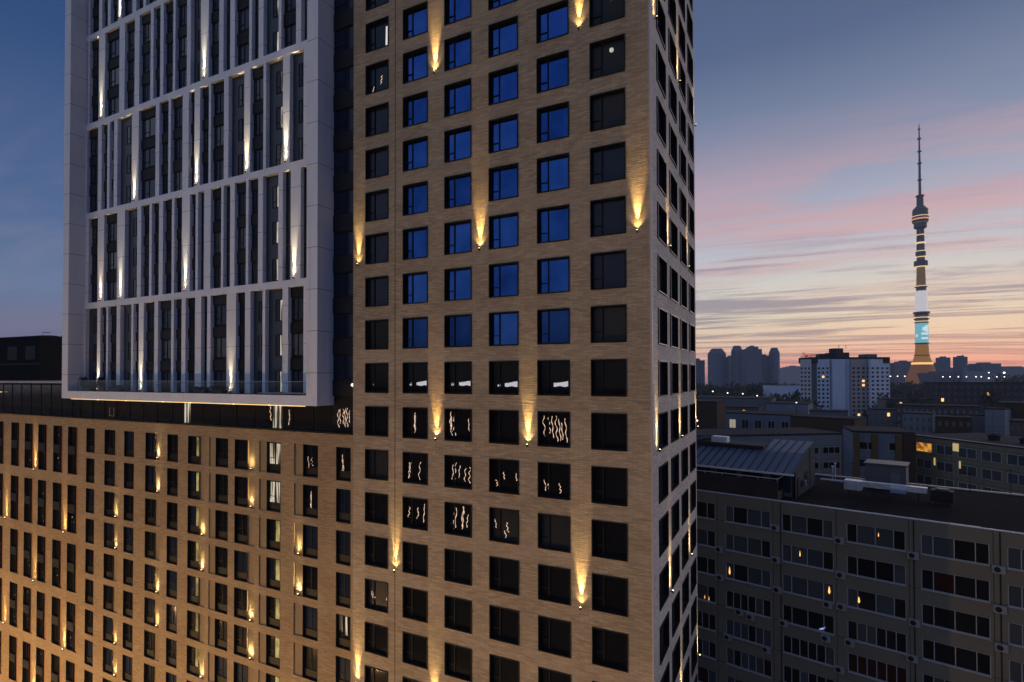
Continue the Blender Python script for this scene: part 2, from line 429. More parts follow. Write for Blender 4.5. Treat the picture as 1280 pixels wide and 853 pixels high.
def window_frame_mesh(w, h, prot, deep, t=.075, mull=.30, tran=.30, bar=.055):
    m = MB()
    m.box(0, t, -prot, deep, 0, h); m.box(w - t, w, -prot, deep, 0, h)
    m.box(t, w - t, -prot, deep, 0, t); m.box(t, w - t, -prot, deep, h - t, h)
    y0, y1 = deep - .09, deep - .02
    m.box(t, t + bar, y0, y1, t, h - t); m.box(w - t - bar, w - t, y0, y1, t, h - t)
    m.box(t + bar, w - t - bar, y0, y1, t, t + bar); m.box(t + bar, w - t - bar, y0, y1, h - t - bar, h - t)
    if mull:
        xm = t + (w - 2 * t) * mull
        m.box(xm - bar * .7, xm + bar * .7, y0 - .01, y1 - .01, t + bar, h - t - bar)
        if tran:
            zt = t + (h - 2 * t) * tran
            m.box(t + bar, xm - bar * .7, y0 - .005, y1 - .005, zt - bar * .6, zt + bar * .6)
    return m
FR = window_frame_mesh(WW, WH, .05, .30, t=.065, bar=.045).mesh('window', DARK)
def pane_mesh(w, h, y, mt, t=.075):
    m = MB(); m.quad((t, y, t), (w - t, y, t), (w - t, y, h - t), (t, y, h - t)); return m.mesh('pane', mt)
PANES = {'dark': pane_mesh(WW, WH, .27, GLASS), 'blue': pane_mesh(WW, WH, .27, GLASSB), 'curtain': pane_mesh(WW, WH, .27, CURT), 'dimblue': pane_mesh(WW, WH, .27, GLASSB2), 'navy': pane_mesh(WW, WH, .27, GLASSN)}
BLUE = {(c, r) for c in (1, 2, 3, 4) for r in range(-2, 8)} | {(1, 8), (3, 8)}
def squiggle(parent, w, h, seed, n, y=.262, long=True, loc=(0, 0, 0)):  # glowing strokes in place of wavy reflections on the pane
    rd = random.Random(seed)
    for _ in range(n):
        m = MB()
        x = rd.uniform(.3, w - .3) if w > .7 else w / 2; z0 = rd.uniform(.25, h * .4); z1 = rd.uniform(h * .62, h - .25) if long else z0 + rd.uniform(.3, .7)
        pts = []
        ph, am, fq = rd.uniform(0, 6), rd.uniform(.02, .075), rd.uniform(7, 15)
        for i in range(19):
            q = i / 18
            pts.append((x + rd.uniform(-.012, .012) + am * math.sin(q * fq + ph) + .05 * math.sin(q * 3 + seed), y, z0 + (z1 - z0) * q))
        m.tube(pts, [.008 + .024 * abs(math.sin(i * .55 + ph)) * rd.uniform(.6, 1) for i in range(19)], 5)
        m.build('reflection_streak', STREAK, parent, loc)
def reflected_horizon(parent, w, h, seed):  # glowing quads in place of the reflected horizon sky
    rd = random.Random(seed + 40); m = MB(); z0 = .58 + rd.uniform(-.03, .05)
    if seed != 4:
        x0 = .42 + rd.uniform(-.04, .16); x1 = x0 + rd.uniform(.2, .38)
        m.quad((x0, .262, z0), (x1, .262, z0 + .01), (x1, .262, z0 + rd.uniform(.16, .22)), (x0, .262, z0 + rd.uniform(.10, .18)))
        m.build('horizon_reflection', HORIZON, parent); m = MB()
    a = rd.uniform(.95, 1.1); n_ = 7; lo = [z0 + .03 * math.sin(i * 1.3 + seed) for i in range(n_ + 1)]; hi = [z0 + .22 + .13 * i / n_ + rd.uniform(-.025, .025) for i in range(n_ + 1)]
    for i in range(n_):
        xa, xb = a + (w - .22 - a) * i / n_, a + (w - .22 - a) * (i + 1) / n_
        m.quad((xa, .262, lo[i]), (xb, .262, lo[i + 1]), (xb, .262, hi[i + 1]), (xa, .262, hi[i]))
    return m.build('horizon_reflection', HORIZON, parent)
VIS = 0
for c, cx in enumerate(COLS):
    for r in ROWS:
        if not (-1 <= r <= 16): continue
        o = link('window', FR, tower, T(cx, 0, ztop(r) - WH))
        kind = 'blue' if (c, r) in BLUE else 'dark'
        if (c, r) in {(2, 8), (4, 8), (1, 8)}: kind = 'dimblue'
        if c == 5: kind = 'curtain' if r in (2, 3, 4, 8) else 'navy' if r < 8 else 'dark'
        if c == 0 and r < 8: kind = 'navy'
        if kind == 'dark' and r > 9 and random.random() < .16: kind = 'curtain'
        p = link('pane', PANES[kind], o); p.rotation_euler = (random.uniform(-.006, .006), 0, random.uniform(-.008, .008))
        if r == 9 and c < 5: reflected_horizon(o, WW, WH, c)
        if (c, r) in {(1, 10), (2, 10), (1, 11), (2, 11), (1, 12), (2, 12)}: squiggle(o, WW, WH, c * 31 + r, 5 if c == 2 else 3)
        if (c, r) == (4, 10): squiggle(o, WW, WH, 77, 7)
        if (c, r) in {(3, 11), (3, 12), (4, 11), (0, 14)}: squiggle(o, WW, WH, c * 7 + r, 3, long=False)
        if (c, r) == (0, 1):
            m = MB(); m.quad((1.72, .262, .3), (1.92, .262, .3), (1.94, .262, 1.75), (1.76, .262, 1.75)); m.build('lit_curtain', mat('bright_curtain', emit=(.9, .88, .78), es=.7), o)
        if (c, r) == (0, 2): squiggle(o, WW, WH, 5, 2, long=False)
        if (c, r) in {(5, 2), (5, 3)}:
            m = MB(); m.lathe([(.05, 1.5), (.13, 1.56), (.13, 1.7), (.05, 1.75)], 8, 1.35, .2); m.build('ceiling_light', mat('dim_ceiling_light', emit=(.8, .8, .7), es=.5), o)
# rest of the openings, above and below the picture
m = MB()
for c, cx in enumerate(COLS):
    for r in ROWS:
        if -1 <= r <= 16: continue
        x, y, z = T(cx, .3, ztop(r) - WH); m.quad((x, y, z), (x + WW, y, z), (x + WW, y, z + WH), (x, y, z + WH))
o = m.build('spare_window', GLASS, tower); o['kind'] = 'stuff'
# casements of the pale side
FRS = window_frame_mesh(SW, WH, .07, .30, mull=.35, tran=.3).mesh('casement', DARK)
LTR = MB(); LTR.box(.02, SW - .02, -.085, -.072, .0, .05); LTR.box(.02, SW - .02, -.085, -.072, WH - .05, WH); LTR.box(SW - .05, SW, -.085, -.072, .05, WH - .05); LTR.box(0, .05, -.085, -.072, .05, WH - .05)
LTR = LTR.mesh('trim', mat('pale_trim', (.33, .33, .35), .4, .3))
PS = pane_mesh(SW, WH, .27, GLASSN); PS2 = pane_mesh(SW, WH, .27, CURT)
for c, cy in enumerate(SCOL):
    for r in range(-1, 19):
        o = link('casement', FRS, tower, T(0, cy, ztop(r) - WH - .06), math.pi / 2)
        link('pane', PS2 if (c + 3 * r) % 7 == 0 else PS, o)
        if 2 <= r <= 9: link('trim', LTR, o)
m = MB()
for cy in SCOL:
    for r in (-2, 19):
        x, y, z = T(-.25, cy, ztop(r) - WH - .06); m.quad((x, y, z), (x, y + SW, z), (x, y + SW, z + WH), (x, y, z + WH))
o = m.build('spare_casement', GLASS, tower); o['kind'] = 'stuff'
for x, z in [(-15.4, 23.07), (-4.42, 23.06), (-.77, 9.78), (-22.6, 9.83), (-11.66, 9.87), (-15.29, -3.35), (-8.06, -3.38), (-18.97, -13.27), (-4.42, -13.28), (-22.64, -22.45), (-15.5, -22.4), (-11.7, 36.3), (-19.0, 36.3)]:
    wall_lamp(tower, T(x, 0, z), 'tower')
for y, z in [(1.1, 23.1), (9.15, 23.05), (16.98, 23.02), (5.06, 9.85), (12.95, 9.87), (1.25, -3.4), (9.2, -3.35), (17.05, -3.3), (5.15, -13.3), (13.2, -13.2), (17.1, -23), (9.1, -22.4)]:
    wall_lamp(tower, T(0, y, z), 'side', math.pi / 2)
# metal corner bead
mb = MB(); mb.box(-.05, .06, -.06, .05, GROUND, TZ1); mb.v = [T(*v) for v in mb.v]; mb.build('corner_trim', mat('corner_metal', (.42, .41, .42), .4, .2), tower)

# ================================================================== DARK LINK between the white block and the brick tower
LB = Vector((-24.4, 2, -3.3))
def L(x, y, z): return (x - LB.x, y - LB.y, z - LB.z)
lk = thing('glazed_link', 'narrow black glazed strip between the white framed block and the brick tower', 'stairwell', LB)
mb = MB(); mb.box(-25.75, -23.2, .45, 4, -3.3, TZ1); mb.v = [L(*v) for v in mb.v]; mb.build('wall', DARK, lk)
def link_win():
    m = MB(); w, h, t = 2.36, 1.9, .05
    m.box(0, t, -.05, .04, 0, h); m.box(w - t, w, -.05, .04, 0, h); m.box(t, w - t, -.05, .04, 0, t); m.box(t, w - t, -.05, .04, h - t, h)
    m.box(1.2, 1.25, -.06, .03, t, h - t); m.box(t, 1.2, -.06, .03, .55, .60)
    return m.mesh('window', DARKB)
LW = link_win()
lp = MB(); lp.quad((.05, .0, .05), (2.31, .0, .05), (2.31, .0, 1.85), (.05, .0, 1.85)); LPM = lp.mesh('pane', GLASSN)
sp = MB(); sp.box(-.06, 2.38, -.16, .0, 0, 1.32); SPM = sp.mesh('spandrel', DARKB)
for i in range(0, 14):
    z = -.05 + P * i
    o = link('window', LW, lk, L(-25.6, .40, z + 1.0)); link('pane', LPM, o)
    link('spandrel', SPM, lk, L(-25.6, .44, z - .36))
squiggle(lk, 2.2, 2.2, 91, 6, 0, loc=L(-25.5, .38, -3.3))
o = MB().lathe([(.02, 0), (.12, .05), (.14, .14), (.1, .22), (.03, .26)], 10).build('globe_lamp', mat('white_globe', emit=(1, .95, .85), es=1.5), lk, L(-23.45, .25, .35))

# ================================================================== WHITE FRAMED BLOCK
BB = Vector((-44.75, 7, -1.16))
def B(x, y, z): return (x - BB.x, y - BB.y, z - BB.z)
block = thing('framed_block', 'white framed apartment block with slender piers over three-storey bays, standing over the brick wing', 'apartment block', BB)
X0, X1, YF, YP, ZT = -63.9, -25.61, -1.35, .2, 52.0
IX0, IX1 = -62.68, -26.79
fb = MB()
fb.box(X0, IX0, YF, 16, -.35, ZT); fb.box(IX1, X1, YF, 16, -.35, ZT); fb.box(X0, X1, YF, 16, -1.16, -.35); fb.box(X0, X1, YF, 16, ZT, ZT + 1)
fb.v = [B(*v) for v in fb.v]; fb.build('frame', WHITE, block)
mb = MB(); mb.box(IX0, IX1, .98, 15.8, -.34, ZT - .01); mb.v = [B(*v) for v in mb.v]; mb.build('rear_wall', DARKB, block)
BANDS = [9.05, 19.05, 29.05, 39.02, 49.0]
for z in BANDS:
    m = MB(); m.box(IX0 + .003, IX1 - .003, YP - .006, .95, z - .31, z + .31); m.v = [B(*v) for v in m.v]; m.build('band', WHITE, block)
GR = [(-.35, 8.74), (9.36, 18.74), (19.36, 28.74), (29.36, 38.71), (39.33, 48.69)]
PIERS = {
 0: [(-62.68, -62.5), (-60.14, -59.5), (-58.35, -57.99), (-56.39, -55.69), (-53.68, -53.3), (-52.35, -51.47), (-49.66, -49.03), (-46.88, -46.47), (-45.25, -44.61), (-43.17, -42.24), (-41.37, -40.86), (-38.59, -37.29), (-36.08, -35.37), (-33.81, -33.44), (-31.32, -30.62), (-28.83, -28.45)],
 1: [(-62.68, -62.0), (-60.17, -58.88), (-56.41, -54.97), (-52.75, -52.04), (-50.63, -50.2), (-49.0, -48.32), (-46.89, -46.48), (-45.29, -44.03), (-43.17, -42.8), (-41.92, -40.94), (-39.42, -39.1), (-38.17, -37.54), (-36.02, -35.68), (-34.42, -33.81), (-31.88, -31.32), (-30.37, -29.18)],
 2: [(-62.68, -62.5), (-60.27, -59.52), (-58.42, -57.98), (-57.16, -56.5), (-53.84, -52.6), (-49.67, -49.04), (-47.53, -47.16), (-45.28, -44.31), (-43.44, -42.59), (-41.29, -40.98), (-39.11, -38.46), (-36.32, -35.49), (-33.81, -33.46), (-31.36, -30.52), (-28.9, -28.45)],
 3: [(-62.45, -62.11), (-60.23, -58.99), (-56.26, -55.26), (-53.43, -52.6), (-50.63, -50.13), (-48.99, -48.44), (-46.86, -46.5), (-44.68, -44.1), (-42.57, -41.36), (-39.85, -39.22), (-38.29, -37.65), (-35.7, -35.35), (-34.47, -33.83), (-31.93, -31.59), (-29.81, -29.19)],
 4: [(-62.45, -62.11), (-60.28, -59.65), (-58.54, -58.0), (-56.61, -55.9), (-53.89, -53.21), (-51.98, -51.5), (-49.2, -48.5), (-46.3, -45.2), (-42.9, -42.3), (-39.6, -38.4), (-36.1, -35.6), (-33.2, -32.5), (-30.1, -29.2)],
}
ZI = {}
def bay(gi, x0, x1, z0, z1, kind, lit=False):
    """one three-storey strip of wall between two piers"""
    w = x1 - x0; fh = (z1 - z0) / 3
    ybk = .58
    bm = MB(); bm.box(0, w, 0, .12, 0, z1 - z0)
    b = bm.build('window_bay', {0: DARKB, 1: SLATE, 2: DARK, 3: GREYP}[kind % 4 if kind < 4 else 2], block, B(x0, ybk, z0))
    if w < .28: return
    wl = .06 if kind in (0, 2) else w * .42
    wr = w - .06
    if kind == 3: wl, wr = .06, w - .06
    ww = wr - wl
    if ww < .2: return
    for i in range(3):
        zb = fh * i + (.25 if i else .12); hh = fh * .62
        if kind == 3: zb = fh * i + .06; hh = fh - .1
        m = MB(); t = min(.06, ww * .12)
        m.box(wl, wl + t, -.055, .0, zb, zb + hh); m.box(wr - t, wr, -.055, .0, zb, zb + hh)
        m.box(wl + t, wr - t, -.055, .0, zb, zb + t); m.box(wl + t, wr - t, -.055, .0, zb + hh - t, zb + hh)
        if ww > .8 and kind != 3:
            m.box(wl + ww * .45 - .03, wl + ww * .45 + .03, -.06, .0, zb + t, zb + hh - t)
            m.box(wl + t, wl + ww * .45 - .03, -.055, .0, zb + hh * .27, zb + hh * .27 + .06)
        o = m.build('window', DARK, b)
        pm = MB(); pm.quad((wl + t, -.015, zb + t), (wr - t, -.015, zb + t), (wr - t, -.015, zb + hh - t), (wl + t, -.015, zb + hh - t))
        if lit and not (gi == 3 and i == 2):
            gm = MB(); xm = wl + ww * .5
            gm.quad((xm, -.02, zb + t), (wr - t, -.02, zb + t), (wr - t, -.02, zb + hh - t), (xm, -.02, zb + hh - t)); gm.build('lit_curtain', LIT_CURT, o)
        pm.build('pane', GLASSG if kind == 3 else (GLASSN if (int(x0 * 7) + i) % 3 else GLASSG), o)
        if kind in (0, 2) and i < 3:
            s_ = MB(); s_.box(max(0.0, wl - .1), wr, -.13, -.003, zb + hh + .04, fh * (i + 1) + .08 if i < 2 else z1 - z0); s_.build('spandrel', DARKB if kind == 0 else DARK, b)
rb = random.Random(3)
for gi, (z0, z1) in enumerate(GR):
    pr = PIERS[gi]
    for a, b_ in pr:
        m = MB(); m.bevbox(a, b_, YP, .69, z0, z1 + .05, .015); m.v = [B(*v) for v in m.v]; m.build('pier', WHITE2, block)
    edges = [(None, IX0)] + [] 
    xs = [IX0 + .002] + [v for q in pr for v in q] + [IX1 - .002]
    for i in range(0, len(xs), 2):
        x0, x1 = xs[i], xs[i + 1]
        if x1 - x0 < .25: continue
        w = x1 - x0
        xc = (x0 + x1) / 2
        kind = 0 if xc < -44 and w < 2.2 else rb.choice([0, 1, 1, 2]) if w > 1.2 else rb.choice([0, 2, 3])
        if w > 2 and rb.random() < .35: kind = 3 if xc > -50 else 1
        lit = x0 < -32.3 < x1 or x0 < -32.9 < x1
        if lit: kind = 1
        bay(gi, x0, x1, z0, z1, kind, lit)
for x, z in [(-42.0, 29.5), (-59.7, 29.5), (-43.04, 19.5), (-53.3, 19.5), (-35.94, 19.5), (-30.95, 19.5), (-59.5, 9.5), (-55.7, 9.5), (-44.67, 9.5), (-29.9, 9.5), (-59.8, -.2), (-51.9, -.2), (-37.95, -.2),
             (-56.2, 39.5), (-45.75, 39.5), (-39.0, 39.5), (-32.9, 39.5)]:
    wall_lamp(block, B(x, YP, z), 'pier', 0, .15)
# terrace balustrade of clear glass
def clear_glass():
    m = bpy.data.materials.new('clear_glass'); m.use_nodes = True; q = NT(m.node_tree); q.n.clear()
    t = q.new('ShaderNodeBsdfTransparent'); t.inputs[0].default_value = (.92, .955, .955, 1)
    gl = q.new('ShaderNodeBsdfGlossy'); gl.inputs['Roughness'].default_value = .03; gl.inputs[0].default_value = (.9, .95, .95, 1)
    fr0 = q.new('ShaderNodeFresnel'); fr0.inputs[0].default_value = 1.5
    gg = q.new('ShaderNodeNewGeometry')
    mx = q.new('ShaderNodeMixShader'); q.l.new(q.math('MULTIPLY', fr0.outputs[0], q.math('SUBTRACT', 1.0, gg.outputs['Backfacing'])), mx.inputs[0]); q.l.new(t.outputs[0], mx.inputs[1]); q.l.new(gl.outputs[0], mx.inputs[2])
    q.l.new(mx.outputs[0], q.new('ShaderNodeOutputMaterial').inputs[0]); return m
CLEAR = clear_glass()
n = 12; dx = (IX1 - IX0) / n
for i in range(n):
    m = MB(); m.box(.012, dx - .012, -.012, .012, 0, 1.08); o = m.build('balustrade', CLEAR, block, B(IX0 + dx * i, -1.22, -.34))
m = MB(); m.box(IX0, IX1, -1.245, -1.195, .742, .775); m.v = [B(*v) for v in m.v]; m.build('handrail', mat('rail_glass_edge', (.30, .34, .33), .3, .2), block)
m = MB(); m.box(IX0 + .01, IX1 - .01, -1.27, .19, -.347, -.33); m.v = [B(*v) for v in m.v]; m.build('terrace_floor', DARKB, block)
# led line under the front edge
m = MB(); m.tube([B(-62.6, -1.05, -1.22), B(-27.2, -1.05, -1.22)], .032, 6); m.build('led_strip', LEDSTRIP, block)
for x in (-57.5, -52.3, -46.2, -42, -36, -31.5): 
    m = MB(); m.lathe([(.05, -.10), (.06, -.02), (.03, 0)], 8); m.build('downlight', mat('downlight', emit=(1, .8, .45), es=3), block, B(x, -.95, -1.17))

# ------------------------------------------------------------------ things on the terrace
def leaf_clump(mb, c, r, n, sz, rd, flat=.8):
    for _ in range(n):
        while True:
            d = Vector((rd.uniform(-1, 1), rd.uniform(-1, 1), rd.uniform(-1, 1)))
            if d.length < 1: break
        p = Vector(c) + Vector((d.x * r[0], d.y * r[1], d.z * r[2]))
        a = Vector((rd.uniform(-1, 1), rd.uniform(-1, 1), rd.uniform(-1, 1))).normalized(); b = a.orthogonal().normalized()
        s_ = sz * rd.uniform(.6, 1.3)
        mb.quad(p - a * s_, p - b * s_ * .45, p + a * s_, p + b * s_ * .45)
def leaf_build(cA, cB):
    def f(q, b):
        n = q.noise(obj_vec(q), 1.3, 3, .6)
        q.l.new(q.mix(q.smooth(n, .3, .7), cA, cB), b.inputs['Base Color'])
    return f
LEAF = mat('leaf', rough=.7, build=leaf_build((.03, .055, .02, 1), (.07, .11, .035, 1)))
LEAFD = mat('dark_leaf', rough=.8, build=leaf_build((.008, .012, .007, 1), (.022, .030, .016, 1)))
POT = mat('planter', (.06, .05, .045), .6)
def egg_chair(x, label):
    t = thing('garden_chair', label, 'chair', (x, -.55, -.33))
    m = MB(); R_ = .52
    for s in (-1, 1):
        m.tube([(R_ * math.cos(a), .22 * s, .55 + .95 * math.sin(a)) if a > 0 else (R_ * math.cos(a), .26 * s, .55 + 1.0 * math.sin(a)) for a in [math.pi * q / 12 for q in range(13)]], .035, 6)
        for e in (-1, 1): m.tube([(R_ * e, .22 * s, .55), (R_ * e * .95, .24 * s, 0)], .03, 6)
    m.build('frame', DARK, t)
    m = MB()
    for i in range(10):
        a0, a1 = math.pi * i / 10, math.pi * (i + 1) / 10
        f = lambda a: (R_ * .93 * math.cos(a), .55 + .9 * math.sin(a))
        (xa, za), (xb, zb) = f(a0), f(a1); m.quad((xa, .2, za), (xb, .2, zb), (xb, -.1, zb), (xa, -.1, za)); m.quad((xa, .2, za), (xb, .2, zb), (xb * .9, .21, .5), (xa * .9, .21, .5))
    m.build('shell', DARKB, t)
    m = MB(); m.bevbox(-.42, .42, -.2, .2, .36, .52, .04); m.build('seat', mat('grey_cushion', (.16, .16, .17), .9), t)
egg_chair(-61.25, 'dark arched garden chair beside the lit planter on the white block terrace')
egg_chair(-57.9, 'dark arched garden chair on the terrace, between two pale pier bases past the lit planter')
def planter(name, x, w, h, n, label, lm=LEAF, y=-.65):
    t = thing(name, label, 'planter', (x, y, -.33))
    m = MB(); m.bevbox(-w / 2, w / 2, -.25, .25, 0, .32, .02); m.build('box', POT, t)
    rd = random.Random(int(-x * 10)); m = MB()
    for i in range(6): leaf_clump(m, ((i / 5 - .5) * w * .9, 0, .32 + h * .45), (w * .14, .24, h * .55 * rd.uniform(.7, 1.1)), n, .09, rd)
    m.build('foliage', lm, t)
planter('planter', -59.9, 1.9, .55, 60, 'leafy planter lit yellow by an uplight at the terrace corner')
planter('planter', -54.7, 2.0, .35, 50, 'low green planter on the terrace next to the second bright pier foot')
planter('planter', -38.5, 1.9, .35, 50, 'dark leafy trough before the tallest lit pier of the terrace', LEAFD)
planter('planter', -40.9, 1.7, .25, 50, 'low dark trough on the terrace, short of the tallest lit pier', LEAFD)
# crumpled pale dust sheet
rd = random.Random(4); m = MB(); nx, ny = 40, 5; base_ = len(m.v)
for i in range(nx + 1):
    for j in range(ny + 1): m.v.append((i * .145, j * .14, .05 + rd.uniform(0, .14) * (1 if 0 < j < ny else .3)))
for i in range(nx):
    for j in range(ny):
        a = i * (ny + 1) + j; m.f.append((a, a + ny + 1, a + ny + 2, a + 1)); m.m.append(0)
o = m.build('dust_sheet', mat('pale_sheet', (.55, .48, .40), .9), None, (-32.9, -1.05, -.33)); tag(o, 'crumpled pale sheet lying along the terrace edge behind the glass balustrade', 'sheet')
t = thing('bistro_table', 'small thin metal table standing on the terrace in the middle of the balustrade', 'table', (-47.6, -.6, -.33))
m = MB(); m.lathe([(.34, .72), (.35, .73), (.35, .745), (.34, .75)], 14); m.build('top', mat('blue_grey_metal', (.10, .14, .18), .4, .3), t)
for a in (0, 2.1, 4.2):
    m = MB(); m.tube([(.05 * math.cos(a), .05 * math.sin(a), .72), (.28 * math.cos(a), .28 * math.sin(a), 0)], .018, 6); m.build('leg', DARK, t)

# ================================================================== BRICK WING (podium)
PB = Vector((-60, 6, GROUND))
def Q(x, y, z): return (x - PB.x, y - PB.y, z - PB.z)
wing = thing('brick_wing', 'long amber lit brick wing with rows of narrow dark windows under the white block', 'apartment building', PB)
PX0, PX1, PZ = -112.0, TX0 - .004, -3.42
SINGLE = [(-61.65, -60.0, 0), (-58.05, -56.32, 1), (-54.39, -52.64, 0), (-50.64, -49.02, 1), (-47.01, -45.34, 0), (-43.78, -42.06, 1), (-39.71, -37.98, -1), (-37.08, -35.35, 1), (-32.92, -31.22, -1), (-28.58, -26.9, -1), (-24.92, -23.40, 0)]
RIBW = {-58.05: .8, -50.64: .85, -43.78: .85, -39.71: .95, -37.08: .9, -32.92: .95, -28.58: 1.05}
DOUBLE = [-82.9, -78.88, -75.47, -72.2, -68.73, -65.5, -86.3, -89.7, -93.1]
DW = 2.12
holes = []; singles = []; doubles = []; ribs = []
for (a, b_, sd) in SINGLE:
    for r in range(0, 12):
        z1 = -4.45 - P * r * .997; z0 = z1 - 2.64
        if z0 < GROUND + 5: continue
        holes.append((a, b_, z0, z1)); singles.append((a, b_, z0, z1, r))
        if sd:
            wv = RIBW[a]; ra, rb_ = (b_, b_ + wv) if sd > 0 else (a - wv, a)
            holes.append((ra, rb_, z0, z1)); ribs.append((ra, rb_, z0, z1))
for a in DOUBLE:
    for r in range(0, 7):
        z1 = -4.43 - 6.55 * r; z0 = z1 - 5.33
        if z0 < GROUND + 3: continue
        holes.append((a, a + DW, z0, z1)); doubles.append((a, a + DW, z0, z1))
mb = MB(); grid_wall(mb, PX0, PX1, GROUND, PZ, holes, lambda x, z: Q(x, 0, z)); mb.build('brick_facade', BRP, wing)
mb = MB(); mb.box(PX0 + .01, PX1 - .3, .55, 15.9, GROUND, PZ - .05); mb.v = [Q(*v) for v in mb.v]; mb.build('interior_core', DARK, wing)
mb = MB(); mb.quad(Q(PX0, 0, PZ), Q(PX1, 0, PZ), Q(PX1, 16, PZ), Q(PX0, 16, PZ)); mb.build('roof', DARKB, wing)
mb = MB(); mb.box(PX0, PX1 - .02, -.10, .25, PZ, PZ + .11); mb.v = [Q(*v) for v in mb.v]; mb.build('coping', DARK, wing)
LITCOLS = {-43.78, -32.92}
SM = {}
def single_mesh(w):
    w = round(w, 2)
    if w in SM: return SM[w]
    h = 2.64; m = MB(); d = .28
    m.box(0, .04, -.015, d, 0, h); m.box(w - .04, w, -.015, d, 0, h); m.box(.04, w - .04, -.015, d, 0, .04); m.box(.04, w - .04, -.015, d, h - .04, h)
    m.box(.04, w - .04, d - .1, d, .04, .66)
    m.box(.04, w - .04, d - .12, d - .03, .66, .73); m.box(w * .46, w * .46 + .06, d - .1, d - .03, .73, h - .04)
    m.box(.04, .09, d - .1, d - .03, .73, h - .04); m.box(w - .09, w - .04, d - .1, d - .03, .73, h - .04); m.box(.09, w * .46, d - .095, d - .035, 1.25, 1.30)
    g_ = MB(); g_.quad((.05, d - .05, .7), (w - .05, d - .05, .7), (w - .05, d - .05, h - .05), (.05, d - .05, h - .05))
    SM[w] = (m.mesh('window', DARK), g_.mesh('pane', GLASS), g_.mesh('pane', GLASSN))
    return SM[w]
hid = MB()
for (a, b_, z0, z1, r) in singles:
    w = round(b_ - a, 2)
    if r > 8:
        hid.quad(Q(a, .25, z0), Q(b_, .25, z0), Q(b_, .25, z1), Q(a, .25, z1)); continue
    fm, g1_, g2_ = single_mesh(w)
    o = link('window', fm, wing, Q(a, 0, z0)); link('pane', g1_ if random.random() < .6 else g2_, o)
    if a in LITCOLS:
        m = MB(); x0 = w * (.52 if a > -40 else .55)
        m.quad((x0, .224, .75), (w - .09, .224, .75), (w - .09, .224, 2.5), (x0, .224, 2.5))
        if a > -40 and r < 2: m.quad((.12, .224, .75), (w * .45, .224, .75), (w * .45, .224, 2.5), (.12, .224, 2.5))
        m.build('lit_room', LIT_CURT if (a > -40 and r < 2) else LIT_ROOM, o)
    if a == -28.58 and r < 2:
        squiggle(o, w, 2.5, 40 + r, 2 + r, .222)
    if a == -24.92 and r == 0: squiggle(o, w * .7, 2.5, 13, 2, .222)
    if a == -24.92 and r == 4:
        m = MB(); m.quad((.12, .224, 1.2), (.5, .224, 1.2), (.5, .224, 2.5), (.12, .224, 2.5)); m.quad((.8, .224, 1.0), (1.0, .224, 1.0), (1.0, .224, 2.5), (.8, .224, 2.5)); m.build('lit_room', LIT_CURT, o)
RM = {}
for (a, b_, z0, z1) in ribs:
    w = round(b_ - a, 2)
    if w not in RM:
        m = MB(); nn = 22; hh = (z1 - z0) / nn
        for i in range(nn):
            za = hh * i
            zb_ = za + hh * .62; zc = za + hh
            m.quad((0, .10, za), (w, .10, za), (w, .105, zb_), (0, .105, zb_)); m.quad((0, .105, zb_), (w, .105, zb_), (w, .135, zb_), (0, .135, zb_))
            m.quad((0, .135, zb_), (w, .135, zb_), (w, .135, zc), (0, .135, zc)); m.quad((0, .135, zc), (w, .135, zc), (w, .10, zc), (0, .10, zc))
        m.quad((0, 0, 0), (0, .14, 0), (0, .14, z1 - z0), (0, 0, z1 - z0)); m.quad((w, .16, 0), (w, 0, 0), (w, 0, z1 - z0), (w, .16, z1 - z0))
        m.quad((0, 0, 0), (w, 0, 0), (w, .16, 0), (0, .16, 0)); m.quad((0, .16, z1 - z0), (w, .16, z1 - z0), (w, 0, z1 - z0), (0, 0, z1 - z0))
        RM[w] = m.mesh('ribbed_panel', RIB)
    if z0 < -36: 
        hid.quad(Q(a, .1, z0), Q(b_, .1, z0), Q(b_, .1, z1), Q(a, .1, z1)); continue
    link('ribbed_panel', RM[w], wing, Q(a, 0, z0))
COPPER = mat('copper_panel', (.30, .14, .06), .55, .2)
m = MB(); h = 5.33; d = .3; ww = 1.45
m.box(0, .04, -.015, d, 0, h); m.box(ww, ww + .05, .02, d, 0, h); m.box(.04, ww, -.015, d, 0, .05); m.box(.04, ww, -.015, d, h - .05, h)
for z in (.05, 3.2):
    m.box(.45, .50, d - .1, d - .03, z, z + 2.05); m.box(.95, 1.0, d - .1, d - .03, z, z + 2.05); m.box(.04, ww, d - .1, d - .03, z + 2.05, z + 2.1)
TALLF = m.mesh('tall_window', DARK)
m = MB(); m.quad((.04, d - .06, .05), (ww, d - .06, .05), (ww, d - .06, h - .05), (.04, d - .06, h - .05)); TALLP = m.mesh('pane', GLASS)
m = MB(); m.box(.02, ww - .02, -.0, d - .11, 2.2, 3.15); TALLS = m.mesh('spandrel', DARKB)
m = MB(); m.quad((ww + .05, .14, 0), (DW, .14, 0), (DW, .14, h), (ww + .05, .14, h)); m.quad((DW, .14, 0), (DW, 0, 0), (DW, 0, h), (DW, .14, h))
m.quad((ww, 0, 0), (DW, 0, 0), (DW, .14, 0), (ww, .14, 0)); m.quad((ww, .14, h), (DW, .14, h), (DW, 0, h), (ww, 0, h)); TALLC = m.mesh('copper_panel', COPPER)
rd = random.Random(12)
SPK = MB(); SPK.box(.6, .68, .2, .235, 1.2, 1.28); SPK.box(.9, .95, .2, .235, .7, .75); SPK.box(.75, .79, .2, .235, 3.9, 3.95); SPKM = SPK.mesh('lit_spot', LIT_CURT)
